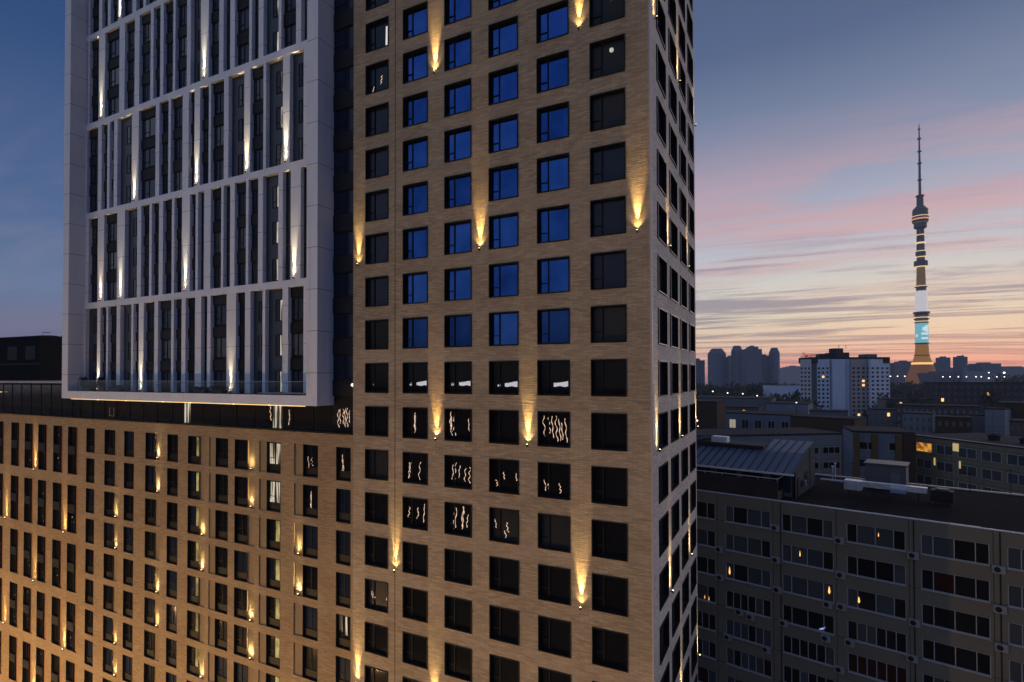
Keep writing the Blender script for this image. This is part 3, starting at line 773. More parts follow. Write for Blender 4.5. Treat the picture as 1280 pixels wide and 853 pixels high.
for (a, b_, z0, z1) in doubles:
    if z0 < -42:
        hid.quad(Q(a, .25, z0), Q(b_, .25, z0), Q(b_, .25, z1), Q(a, .25, z1)); continue
    o = link('tall_window', TALLF, wing, Q(a, 0, z0)); link('pane', TALLP, o); link('spandrel', TALLS, o); link('copper_panel', TALLC, o)
    if rd.random() < .45: link('lit_spot', SPKM, o, (rd.uniform(-.3, .3), 0, rd.uniform(-.4, .8)))
o = hid.build('spare_window', GLASS, wing); o['kind'] = 'stuff'
for x, z in [(-72.91, -9.85), (-79.97, -16.35), (-66.06, -16.4), (-72.81, -22.98), (-65.97, -29.5), (-80.11, -29.4), (-72.8, -36.1)]:
    wall_lamp(wing, Q(x + .1, 0, z), 'tower', 0, .2)
for x, z in [(-48.6, -7.0), (-48.6, -10.3), (-55.88, -13.6), (-55.88, -16.9), (-55.85, -26.8), (-48.6, -20.2), (-48.6, -23.5), (-34.9, -7.05), (-34.9, -10.35), (-41.62, -13.64), (-41.62, -16.95), (-29.1, -13.62), (-29.1, -16.95),
             (-34.93, -20.25), (-34.93, -23.55), (-41.63, -26.8), (-29.1, -26.8), (-55.85, -30.1), (-48.6, -33.4)]:
    wall_lamp(wing, Q(x, .10, z + .08), 'wing', 0, .15)

# ------------------------------------------------------------------ glazed top storey under and beside the white block
GB = Vector((-60, 5, -3.42))
def Gl(x, y, z): return (x - GB.x, y - GB.y, z - GB.z)
gst = thing('glazed_storey', 'dark mirror glass storey set back between the brick wing and the white block', 'pavilion', GB)
GY = .55
mb = MB(); mb.box(-64.1, -25.8, GY + .1, 15, -3.41, -1.17); mb.box(-111.5, -64.1, GY + .1, 15, -3.41, .45); mb.v = [Gl(*v) for v in mb.v]; mb.build('core', DARK, gst)
DGL = mat('mirror_glass', rough=.05, spec=.9, build=glass_build((.010, .009, .008, 1), (.022, .018, .015, 1), .08))
x = -111.5
while x < -26.5:
    x1 = min(x + 2.4, -25.85); zt = .25 if x < -64.1 else -1.18
    if x < -64.1 < x1: x1 = -64.1
    m = MB(); m.quad((.04, 0, .05), (x1 - x - .04, 0, .05), (x1 - x - .04, 0, zt + 3.3), (.04, 0, zt + 3.3)); m.build('pane', DGL, gst, Gl(x, GY + .05, -3.35))
    m = MB(); m.box(-.04, .04, -.05, .05, 0, zt + 3.35); m.build('mullion', DARK, gst, Gl(x, GY + .05, -3.35))
    x = x1
m = MB(); m.box(-111.6, -63.95, -.05, 15.1, .45, .62); m.v = [Gl(*v) for v in m.v]; m.build('eaves', mat('pale_coping', (.42, .40, .38), .5), gst)
for xa, xb in [(-45.3, -44.35), (-32.9, -31.7)]:
    m = MB(); m.quad((0, 0, 0), (xb - xa, 0, 0), (xb - xa, 0, 2.0), (0, 0, 2.0)); m.build('lit_window', LIT_CURT, gst, Gl(xa, GY + .03, -3.3))
for xa in (-33.6, -31.2): 
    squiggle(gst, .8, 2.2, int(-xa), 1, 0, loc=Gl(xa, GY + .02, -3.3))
# thin posts of the roof railing seen before the storey
for i in range(28):
    m = MB(); m.box(-.015, .015, -.015, .015, 0, 1.0); m.build('railing_post', DARK, gst, Gl(-90 + i * .95, .15, -3.3))
m = MB(); m.tube([Gl(-90, .15, -2.3), Gl(-64.2, .15, -2.3)], .02, 6); m.build('rail', DARK, gst)
m = MB(); m.tube([Gl(-84, .3, -.75), Gl(-82.4, .3, -.72)], .04, 6); m.build('golden_reflection', LEDSTRIP, gst)  # glowing tube in place of a golden reflection on the dark glass
m = MB()
for q in ((-57.2, -56.4),): 
    m.box(0, .06, 0, .05, 0, .9); m.box(.75, .8, 0, .05, 0, .9); m.box(.06, .75, 0, .05, 0, .06)
m.build('hatch_frame', mat('bronze_tone', (.4, .25, .12), .4), gst, Gl(-57.2, -.0, -3.0))  # frame in a plain bronze colour

# ================================================================== street lamps in the street below
lampH = 6.2
sm = MB(); sm.tube([(0, 0, 0), (0, 0, lampH)], [.12, .06], 8)
sm.tube([(0, 0, lampH), (0, .5, lampH + .3), (0, 1.4, lampH + .35)], .045, 6); STM = sm.mesh('pole', DARK)
hm = MB(); hm.bevbox(-.18, .18, 1.2, 1.9, lampH + .28, lampH + .42, .03); HMM = hm.mesh('head', DARK)
sld = bpy.data.lights.new('sodium', 'POINT'); sld.energy = 41000; sld.color = (1, .58, .22); sld.shadow_soft_size = .2
SL_POS = [(-112, .7), (-98, .75), (-84, .85), (-70, .9), (-56, .85), (-42, .75), (-28, .6)]
for i, (x, f) in enumerate(SL_POS):
    t = thing('street_lamp', 'tall sodium street lamp in the street below the brick wing', 'street lamp', (x, -44, GROUND), 0, 'street lamps below the brick wing')
    link('pole', STM, t); link('head', HMM, t)
    d_ = sld.copy(); d_.energy = sld.energy * f
    l = bpy.data.objects.new('lamp_light', d_); COL.objects.link(l); l.parent = t; l.location = (0, 1.55, lampH + .1)

# ================================================================== OFFICE BLOCK
OB = Vector((-2.17, 35.65, GROUND)); ORZ = math.atan2(-.229, .973)
office = thing('office_block', 'drab grey concrete office block with strip windows and air conditioners below the evening skyline', 'office building', OB, ORZ)
ozb = -GROUND
def conc(cA, cB):
    def f(q, b):
        v = obj_vec(q); n = q.noise(q.mapping(v, scale=(.25, .25, .5)), 1, 5, .62); n2 = q.noise(q.mapping(v, scale=(1.5, 1.5, .15)), 1, 3, .6)
        s = q.new('ShaderNodeSeparateXYZ'); q.l.new(v, s.inputs[0])
        col = q.mix(q.math('ADD', q.math('MULTIPLY', n, .7), q.math('MULTIPLY', n2, .3)), cA, cB)
        d1 = q.math('ABSOLUTE', q.math('SUBTRACT', q.math('FRACT', q.math('DIVIDE', q.math('ADD', s.outputs[0], 100.57), 6.03)), .5))
        d2 = q.math('ABSOLUTE', q.math('SUBTRACT', q.math('FRACT', q.math('DIVIDE', q.math('SUBTRACT', s.outputs[2], .35), 3.25)), .5))
        j = q.math('MAXIMUM', q.math('GREATER_THAN', d1, .494), q.math('GREATER_THAN', d2, .490))
        col = q.mix(q.math('MULTIPLY', j, .75), col, (.02, .02, .02, 1))
        q.l.new(col, b.inputs['Base Color'])
    return f
CONC = mat('grey_concrete', rough=.9, spec=.2, build=conc((.155, .135, .095, 1), (.25, .22, .16, 1)))
OL, OD, OZ = 60.0, 20.4, -12.5
OX0 = -22.0
GRP = [(2.85 + 6.03 * i, 4.86) for i in range(-4, 9)]
OROWS = [-13.8 - 3.25 * r for r in range(0, 9)]
oh = [(s, s + w, z - 1.86 + ozb, z + ozb) for s, w in GRP for z in OROWS]
mb = MB(); grid_wall(mb, OX0, OL, 0, OZ + ozb, oh, lambda a, z: (a, 0, z)); mb.build('wall', CONC, office)
mb = MB(); mb.box(OX0 + .02, OL - .02, .35, OD - .02, 0, OZ + ozb - .06); mb.build('core', mat('office_inside', (.012, .012, .013), .8), office)
mb = MB(); mb.quad((OX0, 0, OZ + ozb - .02), (OL, 0, OZ + ozb - .02), (OL, OD, OZ + ozb - .02), (OX0, OD, OZ + ozb - .02))
mb.build('roof', mat('bitumen_roof', rough=.95, spec=.08, build=leaf_build((.0035, .0035, .005, 1), (.008, .008, .011, 1))), office)
mb = MB(); mb.quad((OX0, OD, 0), (OX0, OD, OZ + ozb), (OL, OD, OZ + ozb), (OL, OD, 0)); mb.quad((OL, 0, 0), (OL, OD, 0), (OL, OD, OZ + ozb), (OL, 0, OZ + ozb)); mb.build('plain_wall', CONC, office)
FLASH = mat('metal_flashing', (.66, .69, .76), .35, .2)
mb = MB()
rd = random.Random(5); s = OX0
while s < OL:
    e = min(s + rd.uniform(1.8, 3.2), OL); y_ = rd.uniform(-.05, -.02)
    mb.box(s, e - .03, y_, .16, OZ + ozb - .02, OZ + ozb + rd.uniform(.07, .11)); s = e
mb.build('parapet_flashing', FLASH, office)
mb = MB(); mb.box(OX0, OL, OD - .2, OD + .08, OZ + ozb - .02, OZ + ozb + .14); mb.build('coping', mat('copper_tone_coping', (.66, .56, .48), .4, .2), office)  # one even warm pale colour along the coping
FRAMEW = mat('grey_white_frame', (.40, .40, .40), .5)
PATS = [(0, .185, .50, .805, 1), (0, .17, .335, .5, .665, .83, 1)]
OGL = [mat('office_glass_dark', spec=.12, rough=.08, build=glass_build((.006, .006, .007, 1), (.018, .018, .018, 1))), mat('office_glass_grey', spec=.12, rough=.07, build=glass_build((.045, .05, .053, 1), (.09, .095, .098, 1))), mat('office_glass_red', spec=.12, rough=.2, build=glass_build((.03, .008, .008, 1), (.05, .014, .012, 1)))]
WMESH = []
for pt in PATS:
    m = MB(); w, h = 4.86, 1.86
    m.box(0, w, -.03, .2, 0, .07); m.box(0, w, .05, .2, h - .05, h)
    for q in pt: 
        xx = min(max(q * w, .03), w - .03); m.box(xx - .035, xx + .035, .04, .16, .07, h - .05)
    m.box(-.03, w + .03, -.12, .0, -.06, .01)
    WMESH.append(m.mesh('strip_window', FRAMEW))
litset = {(5, 1): LIT_ORANGE}
for gi, (s, w) in enumerate(GRP):
    if s < -4 or s > 33: continue
    for r, z in enumerate(OROWS):
        if r > 7: continue
        pt = PATS[1 if r in (4, 5) or (r == 3 and gi % 2 == 0) else 0]
        o = link('strip_window', WMESH[PATS.index(pt)], office, (s, 0, z - 1.86 + ozb))
        for i in range(len(pt) - 1):
            m = MB(); gm = rd.choices(OGL, (5, 3, .2))[0]
            if (r in (2, 6)) and rd.random() < .5: gm = OGL[1]
            if (gi, r) == (6, 4): gm = OGL[2]
            m.quad((pt[i] * w + .03, .12, .07), (pt[i + 1] * w - .03, .12, .07), (pt[i + 1] * w - .03, .12, 1.81), (pt[i] * w + .03, .12, 1.81)); m.build('pane', gm, o)
def office_light(s, z, w, h, mt, name='desk_lamp'):
    m = MB(); m.lathe([(w * .1, 0), (w * .36, h * .25), (w * .22, h * .65), (w * .07, h)], 8); m.build(name, mt, office, (s, .105, z + ozb))
for s, z, w, h in [(3.25, -21.7, .28, .9), (13.3, -21.35, .3, .75), (10.6, -18.1, .16, .6), (15.9, -21.6, .3, .6), (17.6, -14.7, .12, .4), (.35, -25.2, .12, .4), (.85, -25.3, .1, .5)]:
    office_light(s, z, w, h, LIT_ORANGE)
m = MB(); m.quad((0, .11, 0), (.5, .11, .12), (.62, .11, .45), (.1, .11, .12)); m.build('screen', mat('screen', emit=(.35, .35, .9), es=1.0), office, (12.3, 0, -25.3 + ozb))
# shop sign low on the facade
m = MB(); m.bevbox(0, 1.35, -.14, -.02, 0, .34, .05); m.bevbox(.18, .9, -.14, -.02, .345, .52, .05); m.build('lit_sign', mat('white_sign', emit=(.95, .97, 1), es=1.1), office, (10.3, -.05, -33.15 + ozb))
# air conditioners
AC = MB(); AC.bevbox(-.45, .45, -.36, -.02, 0, .66, .03); ACM = AC.mesh('air_conditioner', mat('ac_case', (.30, .295, .28), .5))
ACF = MB(); ACF.lathe([(.24, 0), (.24, .02), (.05, .03)], 14)
ACF.v = [(x - .1, -.362 - z, y + .33) for x, y, z in ACF.v]; ACFM = ACF.mesh('fan_grille', DARKB)
for s, z in [(8.25, -15.75), (14.3, -15.95), (20.35, -16.2), (26.4, -16.15), (2.2, -19.3), (8.3, -19.2), (14.4, -19.4), (26.45, -19.6), (2.3, -22.5), (8.4, -22.4), (14.45, -22.6), (13.2, -22.7), (26.5, -22.9), (20.4, -22.5), (4.4, -25.9), (5.6, -26.1), (9.0, -25.8), (13.0, -26.2), (15.1, -26.0), (3.1, -29.1), (7.2, -29.2), (14.2, -29.0), (20.2, -25.9), (13.0, -32.5)]:
    o = link('air_conditioner', ACM, office, (s, 0, z + ozb)); link('fan_grille', ACFM, o)
# drain pipes
for s in (8.3 + .45, 20.4, 26.5):
    m = MB(); m.tube([(s, -.08, OZ + ozb - .1), (s, -.08, 2)], .05, 6); m.build('drainpipe', DARKB, office)

# ---- rooftop shed with ribbed metal roof
def OW(s, t, z):  # office-local to world
    c, sn = math.cos(ORZ), math.sin(ORZ)
    return Vector((OB.x + s * c - t * sn, OB.y + s * sn + t * c, z))
shed = thing('rooftop_shed', 'rooftop shed with ribbed blue grey metal roof and dark railed terrace on the office block', 'shed', OW(0, 0, OZ + .02), ORZ)
zb = OZ + .02
m = MB(); m.box(-16, 8.45, .22, .34, 0, 2.05); m.box(8.33, 8.45, .34, 4.2, 0, .9); m.build('terrace_screen', mat('dark_cladding', rough=.7, build=leaf_build((.012, .010, .009, 1), (.026, .021, .018, 1))), shed)
m = MB(); m.tube([(-16, .28, 2.3), (8.4, .28, 2.3), (8.4, 3.4, 2.3)], .045, 6); m.build('handrail', FLASH, shed)
for s in range(-14, 9, 2):
    m = MB(); m.tube([(s + .4, .28, 1.95), (s + .4, .28, 2.3)], .03, 6); m.build('railing_post', FLASH, shed)
m = MB(); m.box(-16, 9.3, 2.7, 13.2, 0, 2.6); m.build('wall', mat('shed_wall', (.07, .08, .09), .8), shed)
for s in range(-14, 9, 3):
    m = MB(); m.quad((s, 2.68, .5), (s + 2.2, 2.68, .5), (s + 2.2, 2.68, 2.4), (s, 2.68, 2.4)); m.build('window', GLASSN, shed)
m = MB(); m.box(9.67, 9.70, 6.7, 8.3, .8, 2.3); m.build('window', CURT, shed)
RF = mat('shed_metal_roof', (.13, .155, .20), .42, .35)
m = MB()
def rz_(t): return 2.75 + (t - 1.6) * .30
ribs_ = [9.6 - .95 * i for i in range(28)]
m.quad((-16, 1.6, rz_(1.6)), (9.7, 1.6, rz_(1.6)), (9.7, 7.2, rz_(7.2)), (-16, 7.2, rz_(7.2)))
m.quad((5.0, 7.25, rz_(7.2)), (9.7, 7.25, rz_(7.2)), (9.7, 12.5, rz_(7.2) + .9), (5.0, 12.5, rz_(7.2) + .9))
m.build('roof', RF, shed)
m = MB(); m.quad((9.66, 2.7, rz_(2.7) - .02), (9.66, 2.7, 0), (9.66, 7.2, 0), (9.66, 7.2, rz_(7.2) - .02)); m.quad((9.66, 7.2, rz_(7.2) - .02), (9.66, 7.2, 0), (9.66, 12.5, 0), (9.66, 12.5, rz_(7.2) + .88))
m.build('end_wall', mat('shed_end_wall', rough=.9, spec=.1, build=conc((.045, .05, .055, 1), (.08, .09, .10, 1))), shed)
m = MB(); m.box(9.67, 9.78, 3.3, 4.2, .05, 2.1); m.build('door', DARKB, shed)
m = MB(); m.bevbox(9.7, 10.1, 5.2, 6.0, .9, 1.6, .03); m.build('air_conditioner', GREYP, shed)
m = MB(); m.tube([(9.75, 9.4, 0), (9.75, 9.4, 5.0)], .06, 6); m.build('drainpipe', GREYP, shed)
m = MB()
for s in ribs_:
    m.tube([(s, 1.6, rz_(1.6) + .03), (s, 7.2, rz_(7.2) + .03)], .07, 5)
    if s > 5.1: m.tube([(s, 7.25, rz_(7.2) + .03), (s, 12.5, rz_(7.2) + .93)], .07, 5)
m.build('seam_rib', DARKB, shed)
m = MB(); m.box(-16, 9.75, 1.35, 1.6, rz_(1.6) - .16, rz_(1.6) + .02); m.build('gutter', mat('pale_gutter', (.70, .63, .57), .45, .1), shed)  # gutter has a single pale warm colour
m = MB(); m.box(-16, 5.0, 7.25, 11.5, 2.6, rz_(7.2) + .5); m.build('penthouse_wall', mat('dark_penthouse', (.016, .015, .016), .8), shed)
# rooftop air handler on the shed roof
t = thing('rooftop_unit', 'pale ventilation unit with bent duct on the rooftop shed', 'ventilation unit', OW(-1.6, 7.9, zb + rz_(7.2) + .5), ORZ)
m = MB(); m.bevbox(0, 2.0, 0, 1.2, 0, .75, .05); m.build('casing', FLASH, t)
m = MB(); m.tube([(0, .6, .4), (-1.0, .5, .35), (-2.2, .3, 0), (-2.6, .3, -.35)], .32, 8); m.build('duct', GREYP, t)
# grey plant box and long duct on the office roof
t = thing('plant_room', 'grey flat roofed box standing behind the ducts on the office roof', 'plant room', OW(14.6, 15.5, OZ), ORZ)
m = MB(); m.box(0, 4.1, 0, 3.4, 0, 2.75); m.build('wall', mat('plant_grey', (.11, .11, .12), .7), t)
m = MB(); m.box(-.15, 4.25, -.15, 3.55, 2.75, 2.92); m.build('roof', GREYP, t)
m = MB(); m.box(2.6, 3.5, -.03, .0, .05, 1.9); m.build('door', mat('plant_door', (.14, .16, .19), .6), t)
t = thing('roof_duct', 'long silver ventilation duct lying across the office roof', 'duct', OW(11.6, 9.2, OZ), ORZ)
ZINC = mat('zinc_duct', rough=.35, metal=.55, build=leaf_build((.55, .57, .62, 1), (.75, .76, .78, 1)))
m = MB(); m.bevbox(1.7, 3.4, -.2, 1.2, .5, 1.55, .05); m.build('fan_box', ZINC, t)
m = MB(); m.bevbox(3.4, 9.4, 0, .8, .95, 1.55, .04); m.build('duct', ZINC, t)
m = MB(); m.tube([(-.8, .5, 1.25), (1.7, .5, 1.25)], .14, 8); m.build('inlet_pipe', ZINC, t)
m = MB(); m.bevbox(6.2, 7.6, -.9, 0, .8, 1.2, .03); m.build('side_outlet', mat('bluish_zinc', (.26, .34, .46), .4, .4), t)
for s in (2.2, 4.6, 6.4, 8.6):
    m = MB(); m.tube([(s, .4, 0), (s, .4, .95)], .05, 6); m.build('leg', DARKB, t)
t = thing('chiller', 'dark boxy chiller at the end of the silver roof duct', 'chiller', OW(21.3, 8.9, OZ), ORZ)
m = MB(); m.bevbox(0, 1.9, 0, 1.6, .25, 1.45, .05); m.build('casing', DARKB, t)
m = MB(); m.lathe([(.6, 1.45), (.6, 1.6), (.5, 1.62)], 16, .95, .8); m.build('fan_cowl', GREYP, t)
for e in (.15, 1.75):
    m = MB(); m.box(e - .06, e + .06, .1, 1.5, 0, .25); m.build('foot', GREYP, t)
for i, (s, t_) in enumerate([(11.0, 16.0), (10.8, 19.0)]):
    t = thing('vent_pipe', ['slim pale vent pipe on the office roof beside the ribbed shed', 'slim pale vent pipe at the far edge of the office roof'][i], 'vent pipe', OW(s, t_, OZ))
    m = MB(); m.tube([(0, 0, 0), (0, 0, 1.9)], .06, 8); m.build('pipe', FLASH, t)
    m = MB(); m.lathe([(.16, 1.9), (.16, 2.0), (.02, 2.1)], 8); m.build('cap', FLASH, t)

# thin aerials on the office roof
for s, t_, h_ in [(24.5, 17.5, 2.6), (28.0, 18.5, 3.2), (12.8, 18.8, 2.4), (32.5, 12.0, 2.8)]:
    t = thing('aerial', 'thin dark aerial mast standing on the flat office roof', 'aerial', OW(s, t_, OZ), 0, 'aerials on the office roof')
    m = MB(); m.tube([(0, 0, 0), (0, 0, h_)], .03, 5); m.build('mast', DARKB, t)
    m = MB(); m.tube([(-.5, 0, h_ - .2), (.5, 0, h_ - .2)], .018, 4); m.build('crossbar', DARKB, t)

# ================================================================== generic city building
BRICKD = mat('dark_brown_wall', rough=.9, spec=.2, build=conc((.045, .028, .018, 1), (.08, .05, .032, 1)))
BLUEG = mat('blue_grey_wall', rough=.85, spec=.3, build=conc((.12, .15, .18, 1), (.19, .225, .265, 1)))
BRICKR = mat('dull_brick_wall', rough=.9, spec=.2, build=leaf_build((.065, .052, .05, 1), (.11, .09, .085, 1)))
GREYW = mat('grey_render', rough=.9, spec=.2, build=leaf_build((.10, .105, .115, 1), (.16, .165, .18, 1)))
PALEW = mat('pale_blue_cladding', rough=.8, spec=.3, build=leaf_build((.50, .58, .72, 1), (.60, .68, .80, 1)))
ROOFD = mat('dark_roof', rough=.95, spec=.2, build=leaf_build((.018, .018, .022, 1), (.035, .035, .04, 1)))
def city(name, label, cat, p0, p1, zt, depth, wall, zb=GROUND, rows=0, cols=0, ww=.55, hh=.5, fh=3.2, first=.8, lit=(), gl=None, parapet=True, group=None, skip=(), litmat=None, cap=100):
    p0 = Vector(p0); p1 = Vector(p1); d = Vector((p1.x - p0.x, p1.y - p0.y, 0)); Ln = d.length; rz = math.atan2(d.y, d.x)
    t = thing(name, label, cat, (p0.x, p0.y, zb), rz, group); H = zt - zb
    m = MB(); m.box(0, Ln, 0, depth, 0, H - .05); m.build('wall', wall, t)
    m = MB(); m.box(-.1, Ln + .1, -.1, depth + .1, H - .05, H + (.35 if parapet else .05)); m.build('roof', ROOFD, t)
    gl = gl or GLASSG; cnt = 0; rest = MB(); cw = Ln / cols if cols else 0
    for r in range(rows):
        for c in range(cols):
            if (r, c) in skip: continue
            z1 = H - first - fh * r; x0 = cw * (c + .5 - ww / 2); x1 = x0 + cw * ww; z0 = z1 - fh * hh
            if z0 < .3: continue
            if cnt < cap or (r, c) in lit:
                m = MB(); m.box(x0, x1, -.05, .0, z0, z1); o = m.build('window', (litmat or LIT_WARM) if (r, c) in lit else gl, t)
                cnt += 1
                if cw * ww > 2:
                    f = MB()
                    nn = max(2, int(cw * ww / 1.2))
                    f.box(x0 - .05, x1 + .05, -.11, -.045, z0 - .06, z0 + .02); f.box(x0 - .05, x1 + .05, -.11, -.045, z1 - .02, z1 + .06)
                    for i in range(nn + 1): xx = x0 + (x1 - x0) * i / nn; f.box(xx - .05, xx + .05, -.1, -.05, z0, z1)
                    f.build('frame', FRAMEW, o)
            else: rest.box(x0, x1, -.05, .0, z0, z1)
    if rest.f:
        o = rest.build('window', gl, t); o['kind'] = 'stuff'
    return t, Ln, H

# --- building with the two bright orange windows, behind the office roof
def onz(u, v, z):
    d = FF + RR * ((u - 640) / F_PX) + UU * ((426.5 + SHY - v) / F_PX)
    return CAM + d * ((z - CAM.z) / d.z)
b0, b1 = onz(1143, 545, -11.5), onz(1280, 561.5, -11.5)
b2 = b0 + (b1 - b0) * 1.7
t, Ln, H = city('office_building', 'concrete office building with two glowing orange corner windows beyond the office roof', 'office building', b0, b2, -11.5, 16, CONC, rows=5, cols=8, ww=.78, hh=.54, fh=3.3, first=1.2,
     lit={(0, 0)}, gl=OGL[1])
m = MB(); m.box(-.1, Ln, -.2, -.11, H + .2, H + .36); m.build('coping', mat('warm_coping', (.66, .50, .40), .5), t)
for x_, z_, w_, h_ in [(4.4, -4.9 - .2, .35, 1.5), (9.6, -4.9, .35, 1.4), (8.4, -1.7, 1.2, 1.5)]:
    m = MB(); m.box(x_, x_ + w_, -.13, -.11, H + z_ - h_ * .2, H + z_ - h_ * .2 + h_); m.build('lit_curtain', mat('ochre_curtain', emit=(.85, .62, .18), es=.5 if w_ < 1 else .05), t)
for i, x_ in enumerate((13.5, 19, 25)):
    q = thing('roof_fan', ['squat dark fan housing', 'round dark fan housing', 'dark fan housing'][i] + [' nearest the orange windows on the second office roof', ' midway along the second office roof', ' far along the second office roof'][i], 'fan', OW(0, 0, 0))
    p = b0 + (b2 - b0).normalized() * x_ + Vector((.62, .78, 0)) * 5; q.location = (p.x, p.y, -11.15)
    m = MB(); m.lathe([(.9, 0), (.9, .7), (1.1, .75), (1.1, .95), (.4, 1.2)], 10); m.build('housing', ROOFD, q)
    m = MB(); m.lathe([(.3, 1.2), (.3, 1.45), (.1, 1.5)], 8); m.build('cap', GREYP, q)
# --- blue grey wing with strip windows left of the brown block
a0, a1 = onz(860, 546.5, -13.0), onz(1052, 543, -13.0)
city('factory_wing', 'blue grey factory wing with a band of white framed windows behind the ribbed shed', 'factory', a0, a1, -13.0, 14, BLUEG, rows=3, cols=7, ww=.8, hh=.42, fh=3.6, first=3.0, gl=OGL[0])
# brown blocks and pilasters
c0, c1 = at(988, 522, 165), at(1068, 526, 152)
city('brown_block', 'windowless dark brown brick block in the middle of the factory roofs', 'factory', c0, c1, at(1000, 522, 162).z, 10, BRICKD)
d0, d1 = at(1066, 541, 113), at(1142, 543, 109)
t, Ln, H = city('factory_wing', 'blue grey factory wing crossed by ochre brick pilasters behind the grey plant box', 'factory', d0, d1, at(1100, 541, 112).z, 12, BLUEG, rows=3, cols=2, ww=.62, hh=.42, fh=3.6, first=1.9, gl=OGL[0])
OCH = mat('ochre_brick', (.13, .075, .028), .9)
for fx in (.0, .31, .70):
    m = MB(); m.box(Ln * fx, Ln * fx + 1.1, -.5, -.11, 0, H - .2); m.build('pilaster', OCH, t)
m = MB(); m.box(Ln * .82, Ln * 1.02, -.6, -.11, 0, H + .1); m.build('stair_block', BRICKD, t)
# --- far sheds behind it
e0, e1 = at(893, 516, 205), at(990, 525, 188)
city('workshop', 'low pale blue workshop with lit doorway behind the factory wing', 'workshop', e0, e1, at(930, 517, 200).z, 14, mat('workshop_blue', (.13, .155, .20), .8), rows=1, cols=6, ww=.5, hh=.9, fh=3.4, first=2.2, lit={(0, 1)}, gl=OGL[0], litmat=mat('pale_lit', emit=(.8, .7, .45), es=.35))
e0, e1 = at(862, 503, 185), at(896, 505, 180)
city('brown_block', 'dark brown brick block against the corner of the pale tower side', 'factory', e0, e1, at(880, 503, 182).z, 12, BRICKD)
e0, e1 = at(862, 497, 300), at(965, 501, 280)
city('warehouse', 'long windowless grey warehouse before the dark wood', 'warehouse', e0, e1, at(920, 498, 292).z, 30, GREYW)
e0, e1 = at(958, 504, 260), at(1010, 508, 250)
city('warehouse', 'low blue warehouse at the foot of the pale residential block', 'warehouse', e0, e1, at(980, 505, 256).z, 20, BLUEG)
e0, e1 = at(966, 482, 505), at(1004, 482, 505)
city('warehouse', 'thin pale shed peeping between the dark wood and the residential block', 'warehouse', e0, e1, at(980, 482, 505).z, 20, PALEW)

# --- pale residential block with dark crown
R0, R1 = at(1000, 447, 392), at(1051, 447, 386); R2 = at(1112, 447, 392)
zt = R0.z
WIN = mat('flat_window', rough=.2, build=glass_build((.010, .012, .018, 1), (.03, .035, .045, 1)))
GREYF = mat('grey_flat_wall', rough=.85, build=leaf_build((.46, .465, .48, 1), (.56, .565, .58, 1)))
res = thing('residential_block', 'pale blue many storeyed residential block with a dark crown, rising alone from low roofs', 'apartment block', ((R0.x + R2.x) / 2, R0.y, GROUND))
def RL(v): return Vector((v.x - res.location.x, v.y - res.location.y, 0))
HR = zt - GROUND
def slab(a, b, dep, z0, z1, name, mt, out=0.0):
    a = RL(a); b = RL(b); d = (b - a); d.z = 0; n_ = Vector((-d.y, d.x, 0)).normalized(); a = a - n_ * out; b = b - n_ * out
    m = MB(); q = [a, b, b + n_ * dep, a + n_ * dep]; V = [Vector((p.x, p.y, z0)) for p in q] + [Vector((p.x, p.y, z1)) for p in q]
    for f in ((0, 3, 2, 1), (4, 5, 6, 7), (0, 1, 5, 4), (1, 2, 6, 5), (2, 3, 7, 6), (3, 0, 4, 7)): m.quad(*[V[i] for i in f])
    return m.build(name, mt, res), a, b, n_
segs = [((1000, 392), (1013.5, 388), GREYF, 3), ((1013.5, 391), (1021, 390), mat('grey_shaft', (.12, .125, .14), .8), 0), ((1021, 390), (1037, 387), PALEW, 3), ((1037, 391), (1041, 391), DARKB, 0), ((1041, 386), (1056, 386), PALEW, 0),
        ((1056, 389), (1064, 389), PALEW, 0), ((1064, 387), (1088, 390), mat('mauve_wall', (.34, .31, .32), .85), 4), ((1088, 388), (1112, 392), PALEW, 4)]
cnt = 0; rest = MB()
for (ua, da), (ub, db), mt, nc in segs:
    A, Bq = at(ua, 447, da), at(ub, 447, db)
    o, a, b, n_ = slab(A, Bq, 15, 0, HR - 1.5, 'wall', mt)
    d = b - a
    for r in range(16):
        for c in range(nc):
            f0 = (c + .2) / nc; f1 = (c + .72) / nc
            z1 = HR - 7.2 - 3.0 * r; z0 = z1 - 1.5
            qa = a + d * f0 - n_ * .06; qb = a + d * f1 - n_ * .06
            pts = [Vector((qa.x, qa.y, z0)), Vector((qb.x, qb.y, z0)), Vector((qb.x, qb.y, z1)), Vector((qa.x, qa.y, z1))]
            lit = (ua, r, c) in {(1021, 2, 1), (1064, 3, 2), (1064, 4, 2), (1021, 13, 2), (1064, 11, 1)}
            if cnt < 100 and r < 8 or lit:
                m = MB(); m.quad(*pts); m.build('window', LIT_ORANGE if lit else WIN, res); cnt += 1
            else: rest.quad(*pts)
o = rest.build('window', WIN, res); o['kind'] = 'stuff'
CROWN = mat('dark_crown', (.020, .020, .026), .8)
slab(at(1013, 447, 390), at(1112, 447, 391), 16, HR - 4.2, HR + .1, 'crown', CROWN, .35)
slab(at(1025, 447, 392), at(1047, 447, 389), 10, HR + .1, HR + 2.6, 'roof_storey', CROWN, -2)
slab(at(1047, 447, 388), at(1063, 447, 389), 12, HR + .1, HR + 3.4, 'roof_storey', CROWN, -1)
slab(at(1047.5, 447, 390), at(1058, 447, 391), 6, HR + 3.4, HR + 6.6, 'lift_house', CROWN, -3)
slab(at(1086, 447, 393), at(1099, 447, 394), 8, HR + .1, HR + 2.4, 'lift_house', mat('grey_lift', (.10, .105, .13), .8), -2)
